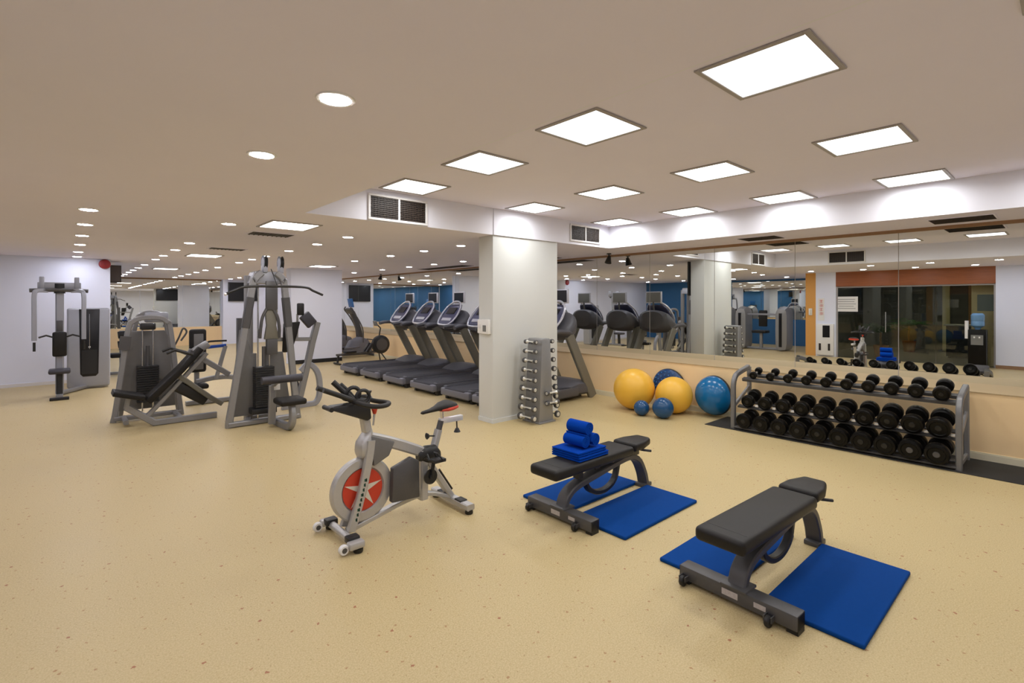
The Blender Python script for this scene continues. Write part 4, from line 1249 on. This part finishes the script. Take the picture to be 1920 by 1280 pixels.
for x in (-0.05, 0.17):
    MB().lathe([(0.02, -0.022), (0.10, -0.022), (0.085, -0.004), (0.085, 0.004), (0.10, 0.022), (0.02, 0.022)], (x, 0.05, 2.31), 'x', 26).build('pulley', 'black_plastic', lt)
    MB().lathe([(0.0, -0.024), (0.07, -0.024), (0.07, 0.024), (0.0, 0.024)], (x, 0.05, 2.31), 'x', 20).build('pulley_disc', 'cab_silver', lt)
    MB().box((x - 0.03, -0.01, 2.16), (x + 0.03, 0.11, 2.27)).build('pulley_bracket', 'cab_silver', lt, bevel=0.01)
bar_ = MB().tube(catmull([(-0.62, -0.30, 1.84), (-0.50, -0.30, 1.90), (-0.36, -0.30, 1.945), (0.0, -0.30, 1.955), (0.40, -0.30, 1.95), (0.52, -0.30, 1.90), (0.66, -0.30, 1.84)], 5), 0.017, 8).build('pulldown_bar', 'black_rubber', lt)
MB().sphere((-0.625, -0.30, 1.838), 0.021, 12, 8).build('bar_tip', 'bright_alu', bar_)
MB().cyl((0.02, -0.30, 1.97), (0.02, -0.02, 2.21), 0.006).build('cable', 'black_rubber', lt)
MB().box((-0.055, -0.05, 1.62), (0.105, 0.0, 2.04)).build('front_plate', 'gun_grey', lt, bevel=0.012)
MB().prism([(-0.06, 1.62), (0.11, 1.62), (0.09, 1.40), (0.13, 1.20), (-0.07, 1.20), (-0.04, 1.40)], -0.03, 0.03).build('neck_plate', 'olive_grey', lt, bevel=0.008)
for s in (-1, 1):
    MB().tube(catmull([(s * 0.03, -0.02, 1.66), (s * 0.10, -0.04, 1.52), (s * 0.125, -0.04, 1.36), (s * 0.13, -0.02, 1.22)], 6), 0.022, 8).build('side_strut', 'gun_grey', lt)
MB().box((-0.045, -0.06, 0.98), (0.10, 0.02, 1.20)).build('instruction_plate', 'gun_grey', lt, bevel=0.006)
MB().prism([(-0.50, 0.12), (-0.36, 1.34), (-0.30, 1.34), (-0.20, 1.0), (-0.14, 1.0), (-0.14, 0.12)], 0.10, 0.14).build('left_shroud', 'shroud_grey', lt, bevel=0.008)
MB().prism([(-0.06, 0.18), (-0.04, 1.0), (0.22, 1.0), (0.33, 0.18)], 0.10, 0.14).build('rear_shroud', 'shroud_grey', lt, bevel=0.008)
ws = MB()
for i in range(18):
    ws.box((-0.20, -0.08, 0.24 + i * 0.032), (0.05, 0.07, 0.268 + i * 0.032))
ws.build('weight_stack', 'black_plastic', lt, bevel=0.003, seg=1)
for x in (-0.15, 0.0):
    MB().cyl((x, 0.0, 0.06), (x, 0.0, 2.0), 0.011).build('guide_rod', 'chrome', lt)
MB().cyl((-0.075, 0, 0.82), (-0.075, 0, 1.10), 0.025).build('selector_rod', 'gun_grey', lt)
MB().box((-0.25, -0.10, 0.15), (0.08, 0.09, 0.23)).build('stack_base', 'black_plastic', lt, bevel=0.01)
MB().bar([(-0.53, 0, 0.04), (0.41, 0, 0.04)], 0.09, 0.07).bar([(-0.2, 0.3, 0.04), (0.12, 0.34, 0.04)], 0.09, 0.06).bar([(-0.30, 0.0, 0.04), (-0.2, 0.3, 0.04)], 0.08, 0.06).build('base_beam', 'steel_grey', lt)
MB().bar(catmull([(0.02, 0.0, 0.04), (0.05, -0.45, 0.04), (0.065, -0.66, 0.05), (0.07, -0.765, 0.12), (0.075, -0.775, 0.24), (0.08, -0.72, 0.36)], 6), 0.10, 0.075, up=(1, 0, 0)).build('front_leg', 'steel_grey', lt)
MB().bar([(-0.06, -0.33, 0.05), (-0.06, -0.36, 0.58)], 0.07, 0.09, up=(1, 0, 0)).build('seat_post', 'steel_grey', lt)
MB().box((-0.05, -0.395, 0.52), (0.03, -0.385, 0.60)).build('badge', 'white_plastic', lt)
MB().box((-0.10, -0.86, 0.36), (0.24, -0.50, 0.44)).build('seat', 'black_vinyl', lt, bevel=0.03, seg=3)
MB().cyl((-0.27, -0.62, 0.695), (0.24, -0.62, 0.695), 0.052, 18).build('thigh_roller', 'purple_vinyl', lt)
MB().bar([(-0.05, -0.36, 0.58), (-0.04, -0.60, 0.69)], 0.05, 0.05).build('roller_arm', 'steel_grey', lt)

# ------------------------------------------------------------------ chest press station right of the pulldown
cp = thing('chest_press_station', 'grey press station with a curved leg right of the pulldown tower', 'gym machine', (2.95, 8.5, 0))
MB().bar(P3(catmull([(-0.05, 0.60), (0.05, 0.70), (0.15, 0.66), (0.24, 0.50), (0.26, 0.22), (0.20, 0.06), (0.05, 0.035), (-0.35, 0.035)], 6), 0.0), 0.09, 0.07, up=(0, 1, 0)).build('curved_leg', 'cab_silver', cp)
MB().bar([(-0.08, 0, 0.12), (0.06, 0, 0.72), (0.13, 0.0, 1.05), (0.22, 0.0, 1.40)], 0.10, 0.095, up=(0, 1, 0)).build('upright', 'steel_grey', cp)
MB().bar([(0.12, 0, 1.12), (-0.42, 0.0, 1.14)], 0.07, 0.06).build('cross_arm', 'steel_grey', cp)
MB().prism([(-0.34, 1.40), (-0.08, 1.42), (-0.14, 1.18), (-0.22, 0.93), (-0.36, 0.93)], -0.09, -0.03).build('back_pad', 'black_vinyl', cp, bevel=0.02)
MB().bar([(-0.02, -0.05, 1.53), (0.12, -0.05, 1.36)], 0.18, 0.10, up=(0, 1, 0)).build('arm_pad', 'purple_vinyl', cp, bevel=0.03)
MB().box((-0.12, -0.06, 1.52), (-0.01, 0.0, 1.72)).build('grip', 'black_rubber', cp, bevel=0.02)
MB().bar([(-0.11, 0, 1.1), (-0.11, -0.02, 1.54)], 0.03, 0.03, up=(1, 0, 0)).build('grip_post', 'steel_grey', cp)
MB().bar([(-0.02, 0.06, 0.05), (-0.10, 0.06, 0.52)], 0.03, 0.03, up=(0, 1, 0)).bar([(-0.10, 0.06, 0.52), (-0.02, 0.06, 0.54)], 0.03, 0.03, up=(0, 1, 0)).build('foot_bar', 'black_plastic', cp)

# ------------------------------------------------------------------ low chest machine behind the leg press
lm = thing('seated_row_machine', 'seated row machine with upright black pad and blue grips behind the leg press', 'gym machine', (1.75, 9.9, 0))
MB().box((-0.20, -0.05, 0.55), (0.05, 0.05, 1.28)).build('back_pad', 'black_vinyl', lm, bevel=0.04, seg=3)
MB().box((-0.14, -0.062, 0.60), (0.0, -0.045, 1.20)).build('pad_insert', 'shroud_grey', lm, bevel=0.02)
MB().bar([(-0.08, 0.06, 0.04), (-0.08, 0.06, 1.1)], 0.08, 0.07, up=(1, 0, 0)).build('column', 'steel_grey', lm)
MB().bar(P3(catmull([(0.02, 1.02), (0.06, 1.06), (0.14, 1.07), (0.34, 1.07)], 4), -0.1), 0.03, 0.03, up=(0, 1, 0)).build('top_grip', 'black_rubber', lm)
MB().bar([(0.04, -0.1, 0.97), (0.33, -0.1, 0.99)], 0.05, 0.05).build('grip', 'blue_grip', lm)
MB().bar([(0.32, -0.1, 0.98), (0.18, -0.1, 0.42)], 0.06, 0.06, up=(0, 1, 0)).build('lever_arm', 'steel_grey', lm)
MB().bar(P3(catmull([(-0.1, 0.40), (0.18, 0.44), (0.45, 0.42), (0.62, 0.30)], 5), -0.05), 0.08, 0.07, up=(0, 1, 0)).bar([(-0.25, 0, 0.04), (0.62, 0, 0.04)], 0.08, 0.07).bar([(0.6, 0, 0.04), (0.6, -0.03, 0.32)], 0.07, 0.07, up=(1, 0, 0)).build('frame', 'steel_grey', lm)
MB().box((-0.22, -0.20, 0.28), (0.06, 0.12, 0.36)).build('seat', 'black_vinyl', lm, bevel=0.03)
MB().tube(catmull([(-0.45, -0.1, 0.95), (-0.36, -0.1, 1.15), (-0.30, -0.1, 1.30), (-0.25, -0.1, 1.24), (-0.33, -0.1, 1.10)], 5), 0.014, 8).build('cable_handle', 'gun_grey', lm)
MB().bar([(-0.44, -0.1, 0.98), (-0.08, 0.02, 0.78)], 0.04, 0.04, up=(0, 1, 0)).build('handle_arm', 'steel_grey', lm)
tp = MB().bar([(0.62, 0.12, 0.0), (0.62, 0.12, 1.45)], 0.14, 0.14, up=(1, 0, 0)).build('weight_tower', 'gun_grey', lm)

# dark machine half hidden at the end of the left wall
hm = thing('leg_curl_machine', 'dark machine part with black rollers half hidden by the left wall', 'gym machine', (1.02, 15.4, 0))
MB().bar([(0, 0, 0.0), (0, 0, 1.05)], 0.09, 0.09, up=(1, 0, 0)).bar([(-0.25, 0, 0.03), (0.3, 0, 0.03)], 0.1, 0.06).build('frame', 'steel_grey', hm)
for z in (0.72, 0.95):
    MB().cyl((-0.08, -0.14, z), (0.2, -0.14, z + 0.03), 0.085, 16).build('roller', 'black_vinyl', hm)
MB().box((-0.03, -0.20, 0.78), (0.03, 0.02, 0.9)).build('roller_arm', 'dark_red', hm)
MB().box((-0.22, -0.1, 0.40), (0.28, 0.3, 0.5)).build('seat', 'black_vinyl', hm, bevel=0.03)

# ------------------------------------------------------------------ functional trainer in the blue recess (seen in the mirror)
ft = thing('cable_trainer', 'grey twin tower cable trainer before the blue wall, seen in the mirror', 'gym machine', (-2.75, 7.7, 0))
for s in (-1, 1):
    loft(MB(), [(-0.42, 0.05, 0.02, 1.2, s * 0.72), (-0.36, 0.17, 0.02, 1.5, s * 0.72), (0.0, 0.20, 0.02, 1.6, s * 0.72), (0.30, 0.19, 0.02, 1.5, s * 0.72), (0.36, 0.06, 0.02, 1.3, s * 0.72)], 16, 5).build('weight_tower', 'steel_grey', ft)
    MB().box((0.345, s * 0.72 - 0.05, 0.15), (0.372, s * 0.72 + 0.05, 1.35)).build('tower_window', 'screen_black', ft)
MB().bar([(0.1, -0.6, 1.3), (0.1, 0.6, 1.3)], 0.07, 0.07).bar([(0.0, -0.6, 0.05), (0.0, 0.6, 0.05)], 0.1, 0.08).build('cross_beam', 'cab_silver', ft)
MB().box((0.05, -0.25, 0.62), (0.45, 0.25, 0.72)).build('seat', 'black_vinyl', ft, bevel=0.03)
MB().bar([(0.2, 0, 0.08), (0.2, 0, 0.64)], 0.1, 0.1, up=(1, 0, 0)).build('seat_post', 'steel_grey', ft)
MB().box((0.0, -0.15, 0.85), (0.08, 0.15, 1.45)).build('back_pad', 'black_vinyl', ft, bevel=0.03)
bkx = copy_tree(ft, (-4.2, 10.4, 0), 0.1, 'grey twin tower cable trainer deeper in the blue recess, seen in the mirror')
# ------------------------------------------------------------------ wall fittings and small things
tv = thing('wall_television', 'black flat television on the white wall at the far end', 'television', (5.66, YB - 0.30, 2.19))
MB().box((-0.56, -0.07, -0.40), (0.56, -0.02, 0.40)).build('case', 'black_plastic', tv, bevel=0.01)
MB().box((-0.535, -0.072, -0.37), (0.535, -0.069, 0.375)).build('screen', 'screen_black', tv)
MB().box((-0.2, -0.02, -0.15), (0.2, 0.0, 0.15)).build('bracket', 'gun_grey', tv)

tv2 = thing('pillar_television', 'black television edge on behind the near pillar', 'television', (5.3, 5.86, 2.27))
MB().box((-0.64, 0.02, -0.38), (0.64, 0.06, 0.40)).build('case', 'black_plastic', tv2, bevel=0.01)
MB().box((-0.61, 0.059, -0.35), (0.61, 0.062, 0.375)).build('screen', 'screen_black', tv2)
MB().box((-0.2, 0.0, -0.15), (0.2, 0.02, 0.15)).build('bracket', 'gun_grey', tv2)

fb = thing('fire_alarm_bell', 'round red fire alarm bell high on the left wall', 'alarm', (0.655, 14.4, 2.585))
MB().lathe([(0.0, -0.075), (0.05, -0.073), (0.095, -0.06), (0.108, -0.035), (0.108, -0.02), (0.0, -0.02)], (0, 0, 0), 'y', 28).build('gong', 'alarm_red', fb)
MB().box((-0.05, -0.022, -0.05), (0.05, 0.0, 0.05)).build('back_box', 'dark_red', fb)
MB().lathe([(0.0, -0.082), (0.016, -0.082), (0.016, -0.07), (0.0, -0.07)], (0, 0, 0), 'y', 12).build('centre_bolt', 'dark_red', fb)

sp = thing('wall_speaker', 'dark brown box speaker under the ceiling past the left wall', 'speaker', (0.75, 15.0, 2.4))
MB().box((0.01, -0.11, -0.20), (0.23, 0.11, 0.20)).build('cabinet', 'vent_dark', sp, bevel=0.008)
MB().box((0.03, -0.113, -0.18), (0.21, -0.109, 0.18)).build('grille', 'vent_slat', sp)

sw = thing('wall_controls', 'white thermostat box on the left side of the near pillar', 'wall switch', (4.56, 5.66, 1.38))
MB().box((-0.05, -0.085, -0.105), (0, 0.085, 0.105)).build('housing', 'white_plastic', sw, bevel=0.008)
MB().box((-0.053, -0.03, -0.07), (-0.049, 0.045, 0.02)).build('display', 'screen_grey', sw)
sw2 = thing('wall_switch', 'small white switch box at the back edge of the near pillar', 'wall switch', (4.56, 5.80, 1.38))
MB().box((-0.035, -0.045, -0.10), (0, 0.05, 0.10)).build('housing', 'white_plastic', sw2, bevel=0.006)
MB().box((-0.039, -0.02, -0.03), (-0.034, 0.025, 0.03)).build('rocker', 'white_frame', sw2, bevel=0.002)

# notice on the glass, fire cabinet, plants and water cooler (seen in the mirror)
sg = thing('glass_notice', 'white printed notice on the glass front, seen in the mirror', 'sign', (XB - 0.07, 4.80, 1.45))
MB().box((0.0, -0.31, 0.0), (0.012, 0.31, 0.47)).build('board', 'white_plastic', sg)
for i, w in enumerate((0.24, 0.22, 0.26, 0.2, 0.25)):
    MB().box((0.012, -w, 0.37 - i * 0.07), (0.0135, w, 0.39 - i * 0.07)).build('printed_line', 'sign_grey', sg)

fc = thing('fire_cabinet', 'white fire equipment cabinet with red marks beside the orange pillar', 'cabinet', (XB, 5.35, 0.0))
MB().box((0, -0.24, 0.05), (0.10, 0.24, 1.05)).build('body', 'white_plastic', fc, bevel=0.008)
MB().box((0.10, -0.14, 0.62), (0.112, 0.06, 1.0)).build('glazed_door', 'screen_black', fc)
for y in (-0.12, 0.14):
    MB().box((0.10, y - 0.03, 0.2), (0.112, y + 0.03, 0.42)).build('vent_slot', 'vent_dark', fc)
fp = thing('fire_sign', 'narrow white sign with red characters on the entry pillar', 'sign', (XB, 5.48, 1.15))
MB().box((0, -0.09, 0.0), (0.012, 0.09, 0.72)).build('plate', 'white_plastic', fp)
rr = random.Random(3)
for k in range(4):
    g = MB()
    zc = 0.62 - k * 0.13
    for j in range(3):
        g.box((0.012, -0.055, zc - 0.045 + j * 0.04), (0.0135, 0.055, zc - 0.035 + j * 0.04))
    g.box((0.012, -0.006, zc - 0.05), (0.0135, 0.006, zc + 0.05))
    if k % 2:
        g.box((0.012, -0.055, zc - 0.045), (0.0135, -0.045, zc + 0.045))
    g.build('character', 'red_plastic', fp, smooth=False)
ps_ = thing('wall_phone', 'small white intercom on the orange pillar, seen in the mirror', 'intercom', (XB, 5.79, 1.32))
MB().box((0, -0.05, 0), (0.035, 0.05, 0.22)).build('body', 'white_plastic', ps_, bevel=0.008)
MB().box((0.035, -0.03, 0.03), (0.05, 0.0, 0.19)).build('handset', 'cream_trim', ps_, bevel=0.006)


def potted_palm(label, loc, seed, h=1.3, n=16, R=0.65):
    r = random.Random(seed)
    p = thing('potted_palm', label, 'plant', loc, 0, 'potted palms in the lobby')
    MB().lathe([(0.0, 0), (0.15, 0.0), (0.20, 0.36), (0.21, 0.38), (0.18, 0.38), (0.17, 0.33), (0, 0.33)], n=20).build('pot', 'terracotta', p)
    MB().tube([(0, 0, 0.32), (0.02, 0.01, 0.6), (0, 0, h * 0.62)], 0.03, 8).build('stem', 'lobby_wood', p)
    for i in range(n):
        a = 2 * PI * i / n + r.random() * 0.4
        el_ = 0.5 + r.random() * 0.7
        L = R * (0.8 + 0.4 * r.random())
        pts = []
        for k in range(7):
            f = k / 6
            d = L * f
            pts.append((d * math.cos(a), d * math.sin(a), h * 0.6 + d * el_ * 1.2 - 1.0 * d * d / L * el_))
        fr = MB()
        for k in range(1, 7):
            q, q0 = Vector(pts[k]), Vector(pts[k - 1])
            t_ = (q - q0).normalized()
            sd_ = t_.cross(Vector((0, 0, 1))).normalized()
            for s in (-1, 1):
                for m_ in (0, 0.5):
                    b0 = q0.lerp(q, m_)
                    tip = b0 + sd_ * s * 0.17 * (1 - 0.5 * k / 6) + t_ * 0.08 - Vector((0, 0, 0.04))
                    fr.add([b0 - t_ * 0.012, b0 + t_ * 0.012, tip, (b0 + tip) / 2 + Vector((0, 0, 0.012))], [(0, 1, 3), (1, 2, 3), (2, 0, 3), (0, 2, 1)])
        fr.tube(pts, 0.006, 5)
        fr.build('frond', 'leaf_green', p, smooth=False)
    return p


potted_palm('potted palm behind the glass under the white notice', (XB - 1.0, 4.1, 0.006), 5)
potted_palm('potted palm deeper in the lobby behind the glass', (XB - 3.9, 3.9, 0.006), 9, 1.5)

ct = thing('reception_counter', 'dark reception counter in the lobby behind the glass', 'counter', (-4.3, 1.5, 0.006))
MB().box((-0.3, -1.2, 0.05), (0.3, 1.2, 1.0)).build('body', 'black_base', ct, bevel=0.01)
MB().box((-0.36, -1.25, 1.0), (0.36, 1.25, 1.04)).build('worktop', 'sign_grey', ct, bevel=0.006)
MB().box((-0.26, -1.16, 0), (0.26, 1.16, 0.05)).build('plinth', 'black_base', ct)
for k, y in enumerate((2.0, 4.0)):
    lo = thing('lobby_lamp', 'warm square lobby lamp behind the glass, %s' % ('near the counter' if k == 0 else 'near the palms'), 'lamp', (-4.8, y, ZL - 0.02), 0, 'lobby lamps')
    MB().box((-0.16, -0.16, -0.02), (0.16, 0.16, 0)).build('frame', 'frame_grey', lo)
    MB().box((-0.13, -0.13, -0.024), (0.13, 0.13, -0.02)).build('diffuser', 'lobby_light', lo, smooth=False)

wc = thing('water_cooler', 'black water cooler with blue bottle and cup tube, seen in the mirror', 'water cooler', (-1.42, 1.72, 0))
MB().box((-0.17, -0.18, 0.0), (0.17, 0.18, 1.02)).build('cabinet', 'black_gloss', wc, bevel=0.02)
MB().box((0.168, -0.12, 0.62), (0.176, 0.12, 0.88)).build('tap_recess', 'screen_grey', wc)
for s in (-1, 1):
    MB().box((0.17, s * 0.05 - 0.015, 0.80), (0.21, s * 0.05 + 0.015, 0.84)).build('tap', 'white_plastic', wc)
MB().lathe([(0.0, 1.0), (0.05, 1.0), (0.06, 1.06), (0.135, 1.12), (0.138, 1.22), (0.13, 1.24), (0.138, 1.26), (0.138, 1.40), (0.10, 1.45), (0, 1.455)], n=28).build('bottle', 'bottle_blue', wc)
MB().cyl((0.13, 0.205, 0.78), (0.13, 0.205, 1.25), 0.04, 16).build('cup_tube', 'white_plastic', wc)

hn = thing('wall_notice', 'pale notice on the peach panel behind the water cooler', 'sign', (XB - 0.45, 1.62, 1.5))
MB().box((0.0, -0.18, 0), (0.01, 0.18, 0.45)).build('sheet', 'sign_grey', hn)
